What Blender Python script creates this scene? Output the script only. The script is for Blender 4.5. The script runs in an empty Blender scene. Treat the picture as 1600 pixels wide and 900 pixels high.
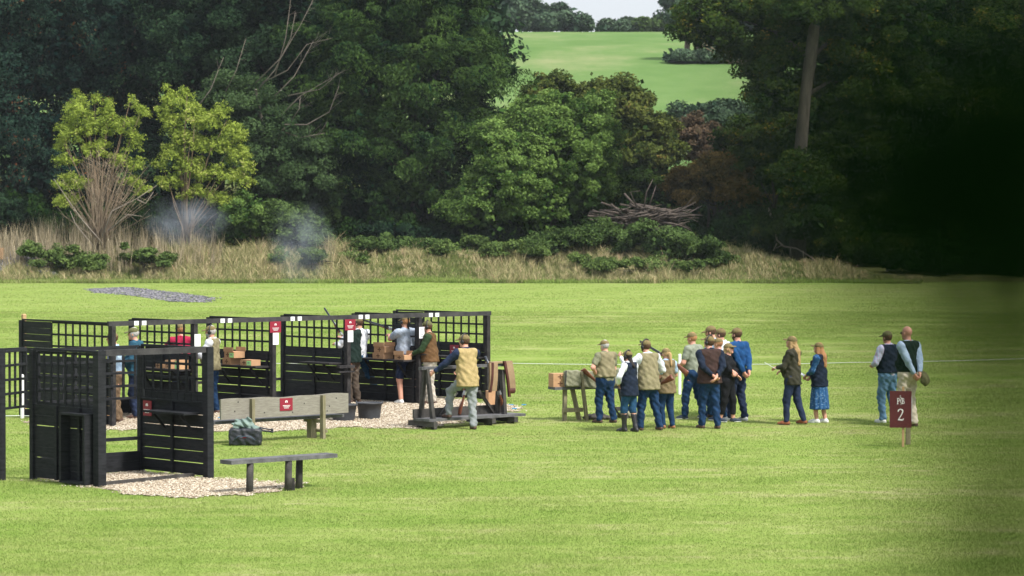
import bpy, math, random
import numpy as np
from mathutils import Vector, Matrix
R = math.radians
rng = np.random.default_rng(7)
random.seed(7)
C = bpy.context.scene.collection
scene = bpy.context.scene

# ---------------------------------------------------------------- camera, sky, sun, exposure
CAMH, FPX, HZ = 3.6, 4444.0, 355.0
cam = bpy.data.cameras.new('camera'); camo = bpy.data.objects.new('camera', cam); C.objects.link(camo)
camo.location = (0, 0, CAMH); camo.rotation_euler = (R(90) - math.atan((450 - HZ) / FPX), 0, 0)
cam.sensor_width = 36; cam.lens = 100; cam.clip_start = 0.05; cam.clip_end = 6000
cam.dof.use_dof = True; cam.dof.focus_distance = 54; cam.dof.aperture_fstop = 4.0
scene.camera = camo
SUN_EL, SUN_AZ = R(52), R(132)
w = bpy.data.worlds.new('World'); scene.world = w; w.use_nodes = True
nt = w.node_tree; nt.nodes.clear()
sky = nt.nodes.new('ShaderNodeTexSky'); sky.sky_type = 'NISHITA'; sky.sun_disc = False
sky.sun_elevation = SUN_EL; sky.sun_rotation = SUN_AZ; sky.dust_density = 3.0; sky.air_density = 1.0
mixw = nt.nodes.new('ShaderNodeMixRGB'); 
tcw = nt.nodes.new('ShaderNodeTexCoord'); nzw = nt.nodes.new('ShaderNodeTexNoise'); nzw.inputs['Scale'].default_value = 2.5
mrw = nt.nodes.new('ShaderNodeMapRange'); mrw.inputs[3].default_value = 0.62; mrw.inputs[4].default_value = 0.9
bgw = nt.nodes.new('ShaderNodeBackground'); bgw.inputs[1].default_value = 0.10
outw = nt.nodes.new('ShaderNodeOutputWorld')
nt.links.new(tcw.outputs['Generated'], nzw.inputs['Vector']); nt.links.new(nzw.outputs['Fac'], mrw.inputs[0])
nt.links.new(mrw.outputs[0], mixw.inputs[0]); nt.links.new(sky.outputs[0], mixw.inputs[1])
sepw = nt.nodes.new('ShaderNodeSeparateXYZ'); nt.links.new(tcw.outputs['Generated'], sepw.inputs[0])
rw_ = nt.nodes.new('ShaderNodeValToRGB'); rw_.color_ramp.elements[0].position = .0; rw_.color_ramp.elements[0].color = (.49, .51, .55, 1); rw_.color_ramp.elements[1].position = .5; rw_.color_ramp.elements[1].color = (.92, .96, 1.0, 1)
scw = nt.nodes.new('ShaderNodeVectorMath'); scw.operation = 'SCALE'; scw.inputs['Scale'].default_value = 8.0
nt.links.new(sepw.outputs[2], rw_.inputs[0]); nt.links.new(rw_.outputs[0], scw.inputs[0]); nt.links.new(scw.outputs[0], mixw.inputs[2])
nt.links.new(mixw.outputs[0], bgw.inputs[0]); nt.links.new(bgw.outputs[0], outw.inputs[0])
sl = bpy.data.lights.new('sun', 'SUN'); so = bpy.data.objects.new('sun', sl); C.objects.link(so)
sl.energy = 3.2; sl.angle = R(8); sl.color = (1.0, 0.95, 0.86)
sd = Vector((math.sin(SUN_AZ) * math.cos(SUN_EL), math.cos(SUN_AZ) * math.cos(SUN_EL), math.sin(SUN_EL)))
so.rotation_euler = sd.to_track_quat('Z', 'Y').to_euler(); so.location = (20, -20, 60)
vs = scene.view_settings; vs.view_transform = 'Standard'; vs.look = 'None'; vs.gamma = 1; vs.exposure = 1.0
scene.cycles.use_denoising = True
scene.cycles.max_bounces = 6; scene.cycles.diffuse_bounces = 3; scene.cycles.transparent_max_bounces = 6
scene.cycles.volume_bounces = 0; scene.cycles.volume_step_rate = 1.0

# ---------------------------------------------------------------- helpers
def ss(t):
    t = np.clip(t, 0, 1); return t * t * (3 - 2 * t)
def gh(x, y):
    x = np.asarray(x, float); y = np.asarray(y, float)
    h = 1.9 * ss((26 - y) / 22) + 0.10 * ss((y - 50) / 6)
    e = 178 + 1.2 * np.sin(x * .21) + .8 * np.sin(x * .53 + 1)
    A = 2.1 - 1.3 * ss((x - 13) / 10)
    h = h + A * ss((y - e) / 14) + (2.1 - A) * ss((y - 205) / 40)
    h = h + np.interp(y, [192, 300, 380, 450, 480, 520, 700, 3000], [0, 14.8, 25.4, 32.3, 33.4, 33.0, 20, 5])
    return h
def W(px, py, d):
    return Vector(((px - 800) / FPX * d, d, CAMH - (py - HZ) / FPX * d))
def P(px, py):
    """ground point seen at a pixel of the 1600x900 photograph"""
    lo, hi = 20.0, 600.0
    for d in np.arange(20, 600, 0.5):
        q = W(px, py, d)
        if q.z < gh(q.x, q.y): hi = d; lo = d - .5; break
    for _ in range(20):
        m = (lo + hi) / 2; q = W(px, py, m)
        if q.z < gh(q.x, q.y): hi = m
        else: lo = m
    return Vector((q.x, q.y, float(gh(q.x, q.y))))
def tag(o, label=None, cat=None, group=None, kind=None):
    if label: o['label'] = label
    if cat: o['category'] = cat
    if group: o['group'] = group
    if kind: o['kind'] = kind
    return o
def empty(name, loc=(0, 0, 0), rz=0):
    o = bpy.data.objects.new(name, None); C.objects.link(o); o.location = loc; o.rotation_euler = (0, 0, rz); o.empty_display_size = .2
    return o
def mesh_np(name, V, F, mats, parent=None, mi=None, smooth=False, face_attr=None):
    """V (n,3); F (m,k) same-size faces, or list of arrays"""
    me = bpy.data.meshes.new(name)
    Fs = F if isinstance(F, list) else [F]
    Fs = [np.asarray(f, np.int32) for f in Fs if len(f)]
    V = np.asarray(V, np.float32)
    me.vertices.add(len(V)); me.vertices.foreach_set('co', V.ravel())
    tot = np.concatenate([np.full(len(f), f.shape[1], np.int32) for f in Fs])
    loops = np.concatenate([f.ravel() for f in Fs])
    st = np.concatenate([[0], np.cumsum(tot)[:-1]]).astype(np.int32)
    me.loops.add(len(loops)); me.loops.foreach_set('vertex_index', loops)
    me.polygons.add(len(tot)); me.polygons.foreach_set('loop_start', st); me.polygons.foreach_set('loop_total', tot)
    if mi is not None: me.polygons.foreach_set('material_index', np.asarray(mi, np.int32))
    me.polygons.foreach_set('use_smooth', np.full(len(tot), bool(smooth)))
    if face_attr is not None:
        a = me.attributes.new('v', 'FLOAT', 'FACE'); a.data.foreach_set('value', np.asarray(face_attr, np.float32))
    me.update(calc_edges=True)
    for m in (mats if isinstance(mats, (list, tuple)) else [mats]): me.materials.append(m)
    o = bpy.data.objects.new(name, me); C.objects.link(o)
    if parent: o.parent = parent
    return o
class MB:
    def __init__(s): s.v = []; s.q = []; s.t = []; s.n = 0; s.mq = []; s.mt = []; s.m = 0
    def add(s, V, Q=None, T=None):
        V = np.asarray(V, float).reshape(-1, 3); s.v.append(V)
        if Q is not None and len(Q): s.q.append(np.asarray(Q) + s.n); s.mq += [s.m] * len(Q)
        if T is not None and len(T): s.t.append(np.asarray(T) + s.n); s.mt += [s.m] * len(T)
        s.n += len(V)
    def frame(s, a, b, up=(0, 0, 1)):
        a = Vector(a); b = Vector(b); y = (b - a).normalized(); up = Vector(up)
        if abs(y.dot(up)) > .97: up = Vector((1, 0, 0))
        x = y.cross(up).normalized(); z = x.cross(y).normalized()
        return a, b, x, y, z
    def bar(s, a, b, w, h, up=(0, 0, 1), w2=None, h2=None):
        """box from a to b, w across (horizontal), h along 'up'"""
        a, b, x, y, z = s.frame(a, b, up); w2 = w if w2 is None else w2; h2 = h if h2 is None else h2
        V = []
        for p, ww, hh in ((a, w, h), (b, w2, h2)):
            for i, j in ((-1, -1), (1, -1), (1, 1), (-1, 1)): V.append(p + x * (i * ww / 2) + z * (j * hh / 2))
        s.add([tuple(v) for v in V], [(0, 1, 2, 3), (7, 6, 5, 4), (0, 4, 5, 1), (1, 5, 6, 2), (2, 6, 7, 3), (3, 7, 4, 0)])
    def box(s, c, sx, sy, sz, ax=(1, 0, 0)):
        c = Vector(c); ax = Vector(ax).normalized()
        s.bar(c - ax * sx / 2, c + ax * sx / 2, sy, sz)
    def tube(s, pts, rad, n=8, closed=True):
        pts = [Vector(p) for p in pts]; k = len(pts)
        if not hasattr(rad, '__len__'): rad = [rad] * k
        V = []; px = None
        for i, p in enumerate(pts):
            t = (pts[min(i + 1, k - 1)] - pts[max(i - 1, 0)]); t = t.normalized() if t.length > 1e-9 else Vector((0, 0, 1))
            if px is None: px = t.orthogonal().normalized()
            px = (px - t * px.dot(t)); px = px.normalized() if px.length > 1e-6 else t.orthogonal().normalized()
            py = t.cross(px)
            for j in range(n):
                a = 2 * math.pi * j / n; V.append(p + (px * math.cos(a) + py * math.sin(a)) * rad[i])
        Q = [(i * n + j, i * n + (j + 1) % n, (i + 1) * n + (j + 1) % n, (i + 1) * n + j) for i in range(k - 1) for j in range(n)]
        T = []
        if closed:
            V.append(pts[0]); V.append(pts[-1]); a0 = k * n; a1 = a0 + 1
            T = [(a0, (j + 1) % n, j) for j in range(n)] + [(a1, (k - 1) * n + j, (k - 1) * n + (j + 1) % n) for j in range(n)]
        s.add([tuple(v) for v in V], Q, T)
    def poly_strip(s, L, Rr):
        k = len(L); s.add(list(map(tuple, L)) + list(map(tuple, Rr)), [(i, i + 1, k + i + 1, k + i) for i in range(k - 1)])
    def build(s, name, mat, parent=None, smooth=False):
        Fs = []; mi = []
        if s.q: Fs.append(np.concatenate(s.q)); mi += s.mq
        if s.t: Fs.append(np.concatenate(s.t)); mi += s.mt
        return mesh_np(name, np.concatenate(s.v), Fs, mat, parent, mi=mi if max(mi) > 0 else None, smooth=smooth)

# ---------------------------------------------------------------- materials
def nodes(name):
    m = bpy.data.materials.new(name); m.use_nodes = True; n = m.node_tree; n.nodes.clear()
    o = n.nodes.new('ShaderNodeOutputMaterial'); return m, n, o
def N(n, t, **k):
    x = n.nodes.new(t)
    for a, v in k.items():
        if isinstance(a, str) and a.startswith('_'): setattr(x, a[1:], v)
        else: x.inputs[a.replace('__', ' ')].default_value = v
    return x
def L(n, a, b): n.links.new(a, b)
def c4(c): return (c[0], c[1], c[2], 1)
def noise(n, vec, scale, detail=4, rough=.6):
    x = N(n, 'ShaderNodeTexNoise', Scale=scale, Detail=detail, Roughness=rough)
    if vec is not None: L(n, vec, x.inputs['Vector'])
    return x
def ramp(n, fac, stops):
    r = n.nodes.new('ShaderNodeValToRGB'); e = r.color_ramp.elements
    while len(e) < len(stops): e.new(.5)
    for i, (p, c) in enumerate(stops): e[i].position = p; e[i].color = c4(c)
    L(n, fac, r.inputs[0]); return r
def vmap(n, src, scale):
    m = n.nodes.new('ShaderNodeMapping'); m.inputs['Scale'].default_value = scale; L(n, src, m.inputs['Vector']); return m.outputs[0]
def simple(name, c1, c2=None, scale=8, rough=.8, bump=.0, bscale=60, stretch=(1, 1, 1), metal=0, spec=.3):
    m, n, o = nodes(name); c2 = c2 or tuple(x * .7 for x in c1)
    tc = n.nodes.new('ShaderNodeTexCoord'); v = vmap(n, tc.outputs['Object'], stretch)
    nz = noise(n, v, scale, 6, .65); r = ramp(n, nz.outputs['Fac'], [(.32, c2), (.68, c1)])
    b = N(n, 'ShaderNodeBsdfPrincipled', Roughness=rough, Metallic=metal); b.inputs['Specular IOR Level'].default_value = spec
    L(n, r.outputs[0], b.inputs['Base Color'])
    if bump:
        nb = noise(n, v, bscale, 5, .6); bp = N(n, 'ShaderNodeBump', Strength=bump, Distance=.02); L(n, nb.outputs['Fac'], bp.inputs['Height']); L(n, bp.outputs[0], b.inputs['Normal'])
    L(n, b.outputs[0], o.inputs[0]); return m
def leafmat(name, ca, cb, trans=.3, cc=None):
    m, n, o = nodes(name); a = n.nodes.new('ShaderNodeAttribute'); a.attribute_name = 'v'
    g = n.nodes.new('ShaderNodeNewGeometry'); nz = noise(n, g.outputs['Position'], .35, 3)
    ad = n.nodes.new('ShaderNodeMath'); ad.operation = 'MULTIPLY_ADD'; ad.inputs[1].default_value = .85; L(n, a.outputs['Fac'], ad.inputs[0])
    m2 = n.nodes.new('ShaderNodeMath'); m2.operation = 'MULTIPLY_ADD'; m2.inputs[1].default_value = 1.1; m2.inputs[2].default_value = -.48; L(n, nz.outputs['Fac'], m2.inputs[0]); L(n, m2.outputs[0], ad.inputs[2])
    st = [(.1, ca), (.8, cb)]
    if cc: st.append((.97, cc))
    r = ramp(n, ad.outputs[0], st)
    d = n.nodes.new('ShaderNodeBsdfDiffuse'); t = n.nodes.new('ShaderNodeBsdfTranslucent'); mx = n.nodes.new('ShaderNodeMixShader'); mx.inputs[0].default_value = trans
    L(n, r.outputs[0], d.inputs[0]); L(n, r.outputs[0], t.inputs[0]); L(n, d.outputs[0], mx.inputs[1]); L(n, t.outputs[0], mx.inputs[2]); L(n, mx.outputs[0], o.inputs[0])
    return m
M = {}
BLK = (.012, .013, .016)
M['black'] = simple('black_stained_wood', (.021, .023, .028), (.004, .005, .007), 5, .75, .3, 30, (1, 1, 6), spec=.25)
M['blackpost'] = simple('worn_black_wood', (.045, .042, .042), (.010, .010, .013), 9, .8, .35, 40, (1, 1, 1), spec=.2)
M['rail'] = simple('weathered_dark_rail', (.060, .058, .060), (.018, .018, .022), 4, .75, .3, 40)
M['grey'] = simple('weathered_grey_plank', (.27, .255, .225), (.17, .155, .13), 7, .85, .4, 30, (1, 1, 9))
M['greypost'] = simple('weathered_grey_post', (.26, .23, .15), (.13, .12, .07), 5, .85, .4, 30, (6, 6, 1))
M['darkgrey'] = simple('dark_weathered_timber', (.075, .070, .066), (.025, .024, .025), 6, .85, .4, 40)
M['benchtop'] = simple('silvered_bench_plank', (.14, .14, .15), (.05, .05, .055), 6, .8, .4, 40)
M['stake'] = simple('pale_softwood', (.50, .34, .18), (.36, .23, .12), 6, .8, .2, 40, (4, 4, 1))
M['card'] = simple('brown_cardboard', (.46, .28, .16), (.38, .22, .12), 9, .85, .1, 60)
M['cardprint'] = simple('dark_print', (.12, .06, .035), None, 9, .8)
M['label_green'] = simple('green_paper_label', (.42, .80, .34), (.38, .74, .30), 9, .7)
M['cream_label'] = simple('cream_paper', (.75, .68, .5), None, 9, .8)
M['paper'] = simple('white_paper', (.80, .82, .84), (.72, .75, .79), 12, .7)
M['ink'] = simple('grey_ink', (.25, .28, .3), None, 9, .7)
M['red'] = simple('crimson_sign_board', (.25, .014, .036), (.21, .011, .028), 4, .55, spec=.4)
M['maroon'] = simple('maroon_sign_board', (.105, .018, .024), (.085, .014, .020), 4, .5, spec=.4)
M['white'] = simple('white_paint', (.80, .80, .80), (.70, .71, .72), 6, .6)
M['rope'] = simple('pale_rope', (.62, .66, .60), (.5, .55, .5), 6, .7)
M['tub'] = simple('black_rubber', (.035, .04, .048), (.018, .02, .026), 10, .6, .1, 40, spec=.5)
M['bag'] = simple('black_nylon', (.018, .022, .032), (.008, .010, .016), 14, .55, .3, 40, spec=.5)
M['sage'] = simple('sage_green_cloth', (.19, .255, .235), (.115, .165, .155), 9, .9, .5, 20)
M['steel'] = simple('blued_steel', (.10, .11, .13), (.05, .055, .065), 14, .3, metal=.8, spec=.6)
M['silver'] = simple('bright_steel', (.55, .56, .58), None, 14, .3, metal=.8)
M['walnut'] = simple('oiled_walnut', (.21, .07, .035), (.09, .028, .016), 9, .35, stretch=(1, 1, 4), spec=.5)
M['tan_slip'] = simple('tan_canvas', (.30, .215, .13), (.22, .15, .09), 8, .9, .3, 40)
M['leather'] = simple('dark_brown_leather', (.085, .028, .022), (.05, .016, .014), 8, .55)
M['tweed'] = simple('grey_green_tweed', (.23, .23, .16), (.15, .155, .105), 30, .95, .4, 60)
M['dirt'] = simple('dark_soil', (.06, .045, .03), None, 9, .9)
M['bark'] = simple('grey_brown_bark', (.14, .11, .085), (.06, .048, .036), 3, .9, .6, 8, (2, 2, .6))
M['darkbark'] = simple('dark_bark', (.05, .042, .034), (.025, .02, .017), 3, .9, .6, 8, (2, 2, .6))
M['palebark'] = simple('pale_dead_branch', (.30, .26, .22), (.18, .15, .125), 3, .9, .3, 12)
M['oakbark'] = simple('grey_oak_bark', (.070, .062, .050), (.028, .025, .020), 2.2, .95, .9, 7, (2.5, 2.5, .5))
M['twig'] = simple('tan_bare_stems', (.24, .175, .115), (.13, .09, .06), 2, .9)
M['cyan'] = simple('blue_plastic', (.02, .25, .5), None, 9, .5)
M['clay'] = simple('orange_clay', (.75, .16, .06), None, 9, .6)
# foliage: leaf tints
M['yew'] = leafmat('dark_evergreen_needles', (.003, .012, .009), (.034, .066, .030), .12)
M['yewb'] = leafmat('blue_green_evergreen_leaves', (.003, .013, .012), (.028, .060, .040), .15, (.16, .05, .02))
M['conifer'] = leafmat('conifer_sprays', (.005, .020, .010), (.055, .098, .024), .15)
M['holm'] = leafmat('grey_green_leaves', (.020, .040, .018), (.070, .115, .045), .2)
M['lime'] = leafmat('yellow_green_leaves', (.13, .19, .03), (.37, .45, .085), .35, (.52, .46, .22))
M['ivy'] = leafmat('fresh_ivy_leaves', (.030, .070, .016), (.175, .270, .070), .25)
M['hedge'] = leafmat('olive_hedge_leaves', (.018, .038, .010), (.110, .130, .032), .2, (.17, .12, .04))
M['rust'] = leafmat('rusty_leaves', (.04, .038, .012), (.17, .115, .035), .2)
M['reddish'] = leafmat('brown_red_leaves', (.045, .04, .024), (.125, .085, .055), .2)
M['oak'] = leafmat('oak_leaves', (.010, .030, .008), (.050, .080, .015), .25, (.17, .13, .02))
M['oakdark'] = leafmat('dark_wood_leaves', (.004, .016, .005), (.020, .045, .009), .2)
M['bramble'] = leafmat('bramble_leaves', (.026, .052, .016), (.100, .155, .048), .2)
M['far'] = leafmat('haze_paled_far_leaves', (.030, .058, .036), (.085, .130, .075), .15)  # far leaves lightened: the paling of distance haze is put into their colour
M['blot'] = leafmat('shade_toned_near_leaves', (.002, .008, .002), (.006, .020, .004), .1)  # near black tone puts the canopy's shade into the leaf colour
M['weeds'] = leafmat('green_weed_leaves', (.05, .085, .025), (.13, .19, .055), .2)

def lawn_mat(name, blades=False):
    m, n, o = nodes(name); g = n.nodes.new('ShaderNodeNewGeometry'); pos = g.outputs['Position']
    mp_ = n.nodes.new('ShaderNodeMapping'); mp_.inputs['Rotation'].default_value = (0, 0, R(-9)); L(n, pos, mp_.inputs['Vector']); v1 = vmap(n, mp_.outputs[0], (.035, .42, .1)); n1 = noise(n, v1, 1.0, 5, .62)
    v2 = vmap(n, pos, (.9, 1.6, .5)); n2 = noise(n, v2, 1.4, 5, .7)
    v3 = vmap(n, pos, (9, 5, 5)); n3 = noise(n, v3, 3.0, 3, .6)
    a = n.nodes.new('ShaderNodeMath'); a.operation = 'MULTIPLY_ADD'; a.inputs[1].default_value = .55; L(n, n2.outputs['Fac'], a.inputs[0])
    a1 = n.nodes.new('ShaderNodeMath'); a1.operation = 'MULTIPLY'; a1.inputs[1].default_value = .52; L(n, n1.outputs['Fac'], a1.inputs[0]); L(n, a1.outputs[0], a.inputs[2])
    a2 = n.nodes.new('ShaderNodeMath'); a2.operation = 'ADD'; a2.inputs[1].default_value = .05; L(n, a.outputs[0], a2.inputs[0]); b = n.nodes.new('ShaderNodeMath'); b.operation = 'MULTIPLY_ADD'; b.inputs[1].default_value = .32 if not blades else .10; L(n, n3.outputs['Fac'], b.inputs[0]); L(n, a2.outputs[0], b.inputs[2])
    k = (0.16 if not blades else .05)
    k1 = 1.0
    r = ramp(n, b.outputs[0], [(.36 + k / 2, (.108, .178, .032)), (.55 + k / 2, (.152, .230, .048)), (.70 + k / 2, (.205, .262, .074)), (.84 + k / 2, (.30, .30, .15))] if not blades else [(.36 + k / 2, (.132, .212, .044)), (.53 + k / 2, (.192, .278, .066)), (.67 + k / 2, (.268, .330, .102)), (.80 + k / 2, (.40, .385, .21))])
    # trodden, straw coloured turf where people stand around the stands and the gun rack
    wear = None
    for cx_, cy_, rr_ in ((-1.2, 49.2, 3.2), (2.9, 50.2, 3.0), (-4.0, 47.0, 2.6), (-3.4, 39.2, 1.8), (5.2, 51.0, 2.4)):
        vm = n.nodes.new('ShaderNodeVectorMath'); vm.operation = 'DISTANCE'; vm.inputs[1].default_value = (cx_, cy_, 0); L(n, pos, vm.inputs[0])
        mw = n.nodes.new('ShaderNodeMapRange'); mw.inputs[1].default_value = rr_; mw.inputs[2].default_value = rr_ * .2; L(n, vm.outputs['Value'], mw.inputs[0])
        if wear is None: wear = mw.outputs[0]
        else: mm = n.nodes.new('ShaderNodeMath'); mm.operation = 'MAXIMUM'; L(n, wear, mm.inputs[0]); L(n, mw.outputs[0], mm.inputs[1]); wear = mm.outputs[0]
    nw = noise(n, pos, 1.6, 5, .7); mn = n.nodes.new('ShaderNodeMapRange'); mn.inputs[1].default_value = .45; mn.inputs[2].default_value = .75; mn.inputs[4].default_value = .75; L(n, nw.outputs['Fac'], mn.inputs[0])
    ww = n.nodes.new('ShaderNodeMath'); ww.operation = 'MULTIPLY'; L(n, wear, ww.inputs[0]); L(n, mn.outputs[0], ww.inputs[1])
    xr = n.nodes.new('ShaderNodeMixRGB'); L(n, ww.outputs[0], xr.inputs[0]); L(n, r.outputs[0], xr.inputs[1]); xr.inputs[2].default_value = (.36, .32, .16, 1) if blades else (.24, .20, .11, 1); r = xr
    if blades:
        at = n.nodes.new('ShaderNodeAttribute'); at.attribute_name = 'v'
        mr = n.nodes.new('ShaderNodeMapRange'); mr.inputs[3].default_value = .85; mr.inputs[4].default_value = 1.18; L(n, at.outputs['Fac'], mr.inputs[0])
        mul = n.nodes.new('ShaderNodeVectorMath'); mul.operation = 'SCALE'; L(n, r.outputs[0], mul.inputs[0]); L(n, mr.outputs[0], mul.inputs['Scale'])
        d = n.nodes.new('ShaderNodeBsdfDiffuse'); t = n.nodes.new('ShaderNodeBsdfTranslucent'); mx = n.nodes.new('ShaderNodeMixShader'); mx.inputs[0].default_value = .35
        L(n, mul.outputs[0], d.inputs[0]); L(n, mul.outputs[0], t.inputs[0]); L(n, d.outputs[0], mx.inputs[1]); L(n, t.outputs[0], mx.inputs[2]); L(n, mx.outputs[0], o.inputs[0])
        return m
    # beyond the mown lawn: rough bank, then the hill field
    sx = n.nodes.new('ShaderNodeSeparateXYZ'); L(n, pos, sx.inputs[0])
    nb = noise(n, pos, .8, 5, .7); rb = ramp(n, nb.outputs['Fac'], [(.3, (.05, .06, .022)), (.55, (.11, .12, .045)), (.75, (.17, .14, .07))])
    vf = vmap(n, pos, (.045, .022, .0)); nf = noise(n, vf, 1.0, 7, .68); rf = ramp(n, nf.outputs['Fac'], [(.33, (.072, .140, .040)), (.52, (.105, .172, .058)), (.70, (.19, .215, .105))])
    m1 = n.nodes.new('ShaderNodeMapRange'); m1.inputs[1].default_value = 178; m1.inputs[2].default_value = 181; L(n, sx.outputs[1], m1.inputs[0])
    m2 = n.nodes.new('ShaderNodeMapRange'); m2.inputs[1].default_value = 222; m2.inputs[2].default_value = 235; L(n, sx.outputs[1], m2.inputs[0])
    x1 = n.nodes.new('ShaderNodeMixRGB'); L(n, m1.outputs[0], x1.inputs[0]); L(n, r.outputs[0], x1.inputs[1]); L(n, rb.outputs[0], x1.inputs[2])
    x2 = n.nodes.new('ShaderNodeMixRGB'); L(n, m2.outputs[0], x2.inputs[0]); L(n, x1.outputs[0], x2.inputs[1]); L(n, rf.outputs[0], x2.inputs[2])
    bs = n.nodes.new('ShaderNodeBsdfDiffuse'); L(n, x2.outputs[0], bs.inputs[0])
    bp = N(n, 'ShaderNodeBump', Strength=.5, Distance=.03); L(n, n3.outputs['Fac'], bp.inputs['Height']); L(n, bp.outputs[0], bs.inputs['Normal'])
    L(n, bs.outputs[0], o.inputs[0]); return m
M['lawn'] = lawn_mat('mown_lawn'); M['blades'] = lawn_mat('grass_blades', True)
def gravel_mat(name, cs, scale=28):
    m, n, o = nodes(name); g = n.nodes.new('ShaderNodeNewGeometry'); vo = N(n, 'ShaderNodeTexVoronoi', Scale=scale); L(n, g.outputs['Position'], vo.inputs['Vector'])
    sp = n.nodes.new('ShaderNodeSeparateColor'); L(n, vo.outputs['Color'], sp.inputs[0]); r = ramp(n, sp.outputs[0], cs)
    b = n.nodes.new('ShaderNodeBsdfDiffuse'); bp = N(n, 'ShaderNodeBump', Strength=.9, Distance=.02); bp.invert = True; L(n, vo.outputs['Distance'], bp.inputs['Height']); L(n, bp.outputs[0], b.inputs['Normal'])
    L(n, r.outputs[0], b.inputs[0]); L(n, b.outputs[0], o.inputs[0]); return m
GR = [(.0, (.16, .12, .09)), (.35, (.33, .27, .20)), (.7, (.48, .42, .33)), (1, (.62, .58, .50))]
M['gravel'] = gravel_mat('pale_pea_gravel', GR)
M['shale'] = gravel_mat('blue_grey_clay_shards', [(0, (.05, .05, .06)), (.5, (.15, .15, .17)), (1, (.30, .29, .32))], 9)
def attrmat(name, stops, rough=.8):
    m, n, o = nodes(name); a = n.nodes.new('ShaderNodeAttribute'); a.attribute_name = 'v'; r = ramp(n, a.outputs['Fac'], stops)
    b = n.nodes.new('ShaderNodeBsdfDiffuse'); L(n, r.outputs[0], b.inputs[0]); L(n, b.outputs[0], o.inputs[0]); return m
M['pebble'] = attrmat('mixed_pebbles', GR)
M['shard'] = attrmat('grey_shards', [(0, (.05, .05, .06)), (.6, (.13, .13, .15)), (1, (.28, .27, .29))])
M['twigp'] = simple('pale_bare_stems', (.33, .26, .19), (.17, .125, .09), 2, .9)
M['brush'] = simple('dull_brown_brushwood', (.11, .088, .075), (.05, .04, .035), 3, .9)
M['deadwood'] = simple('grey_dead_twigs', (.17, .15, .125), (.09, .078, .065), 3, .9)
M['straw'] = attrmat('dry_grass_stems', [(0, (.075, .11, .03)), (.32, (.17, .19, .07)), (.6, (.34, .30, .155)), (.88, (.47, .40, .24)), (1, (.34, .22, .145))])
M['stalk'] = attrmat('pale_dead_stalks', [(0, (.08, .075, .038)), (.5, (.25, .205, .135)), (1, (.44, .38, .27))])

# ---------------------------------------------------------------- terrain
ys = np.concatenate([np.arange(-30, 20, 2.0), np.arange(20, 80, 1.0), np.arange(80, 174, 2.0), np.arange(174, 200, 1.0), np.arange(200, 520, 6.0), np.arange(520, 2200, 80.0)])
xs = np.concatenate([np.arange(-900, -120, 40.0), np.arange(-120, -40, 5.0), np.arange(-40, 40, 1.0), np.arange(40, 120, 5.0), np.arange(120, 901, 40.0)])
XX, YY = np.meshgrid(xs, ys); ZZ = gh(XX, YY) + .015 * np.sin(XX * .9 + YY * .35) * np.sin(YY * .6) * (YY > 60)
V = np.stack([XX, YY, ZZ], -1).reshape(-1, 3); nx, ny = len(xs), len(ys)
i = np.arange(ny - 1)[:, None] * nx + np.arange(nx - 1)[None]; i = i.ravel()
tag(mesh_np('ground', V, np.stack([i, i + 1, i + nx + 1, i + nx], 1), M['lawn'], smooth=True), kind='structure')

# the two gravel pads (polygons on the ground, from where the gravel shows)
def uv2(A, a, b, u, v): return (A[0] + u[0] * a + v[0] * b, A[1] + u[1] * a + v[1] * b)
U = np.array([.733, .680]); Vv = np.array([-.680, .733])
A0 = np.array([-5.71, 39.33])      # front stall: front left corner
F0 = np.array([-7.18, 51.1])       # rear row: left end of its front beam
def wpt(o, a, b): q = o + U * a + Vv * b; return q
PAD1 = np.array([wpt(A0, 0, 1.62), wpt(A0, -.02, -.02), P(185, 770)[:2], P(270, 779)[:2], P(380, 775)[:2], P(430, 768)[:2], P(468, 758)[:2], wpt(A0, 1.9, -.02), wpt(A0, 1.85, 1.62)])
PAD2 = np.array([wpt(F0, -.6, 1.9), P(162, 672)[:2], P(330, 674)[:2], P(430, 675)[:2], P(545, 668)[:2], P(640, 671)[:2], P(700, 664)[:2], P(800, 643)[:2], P(812, 636)[:2], P(745, 630)[:2], wpt(F0, 9.3, 1.9)])
def inpoly(x, y, poly):
    r = np.zeros(x.shape, bool); n = len(poly)
    for i in range(n):
        x1, y1 = poly[i]; x2, y2 = poly[(i + 1) % n]
        c = ((y1 > y) != (y2 > y)) & (x < (x2 - x1) * (y - y1) / (y2 - y1 + 1e-12) + x1); r ^= c
    return r
def shrink_noise(x, y): return x + .10 * np.sin(y * 9 + x * 3) + .05 * np.sin(y * 23 + 1), y + .12 * np.sin(x * 7) + .07 * np.sin(x * 19)
def pad(name, poly):
    st = .06; x0, y0 = poly.min(0) - .3; x1, y1 = poly.max(0) + .3
    gx, gy = np.meshgrid(np.arange(x0, x1, st), np.arange(y0, y1, st)); wx, wy = shrink_noise(gx + st / 2, gy + st / 2)
    ins = inpoly(wx, wy, poly)[:-1, :-1]; nxx = gx.shape[1]
    V = np.stack([gx, gy, gh(gx, gy) + .012 + .006 * np.sin(gx * 11) * np.sin(gy * 8)], -1).reshape(-1, 3)
    jj, ii = np.nonzero(ins); b = jj * nxx + ii
    Q = np.stack([b, b + 1, b + nxx + 1, b + nxx], 1); used = np.unique(Q); mp = -np.ones(len(V), int); mp[used] = np.arange(len(used))
    tag(mesh_np(name, V[used], mp[Q], M['gravel'], smooth=True), kind='structure')
pad('gravel_path', PAD1); pad('gravel_path', PAD2)
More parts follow.
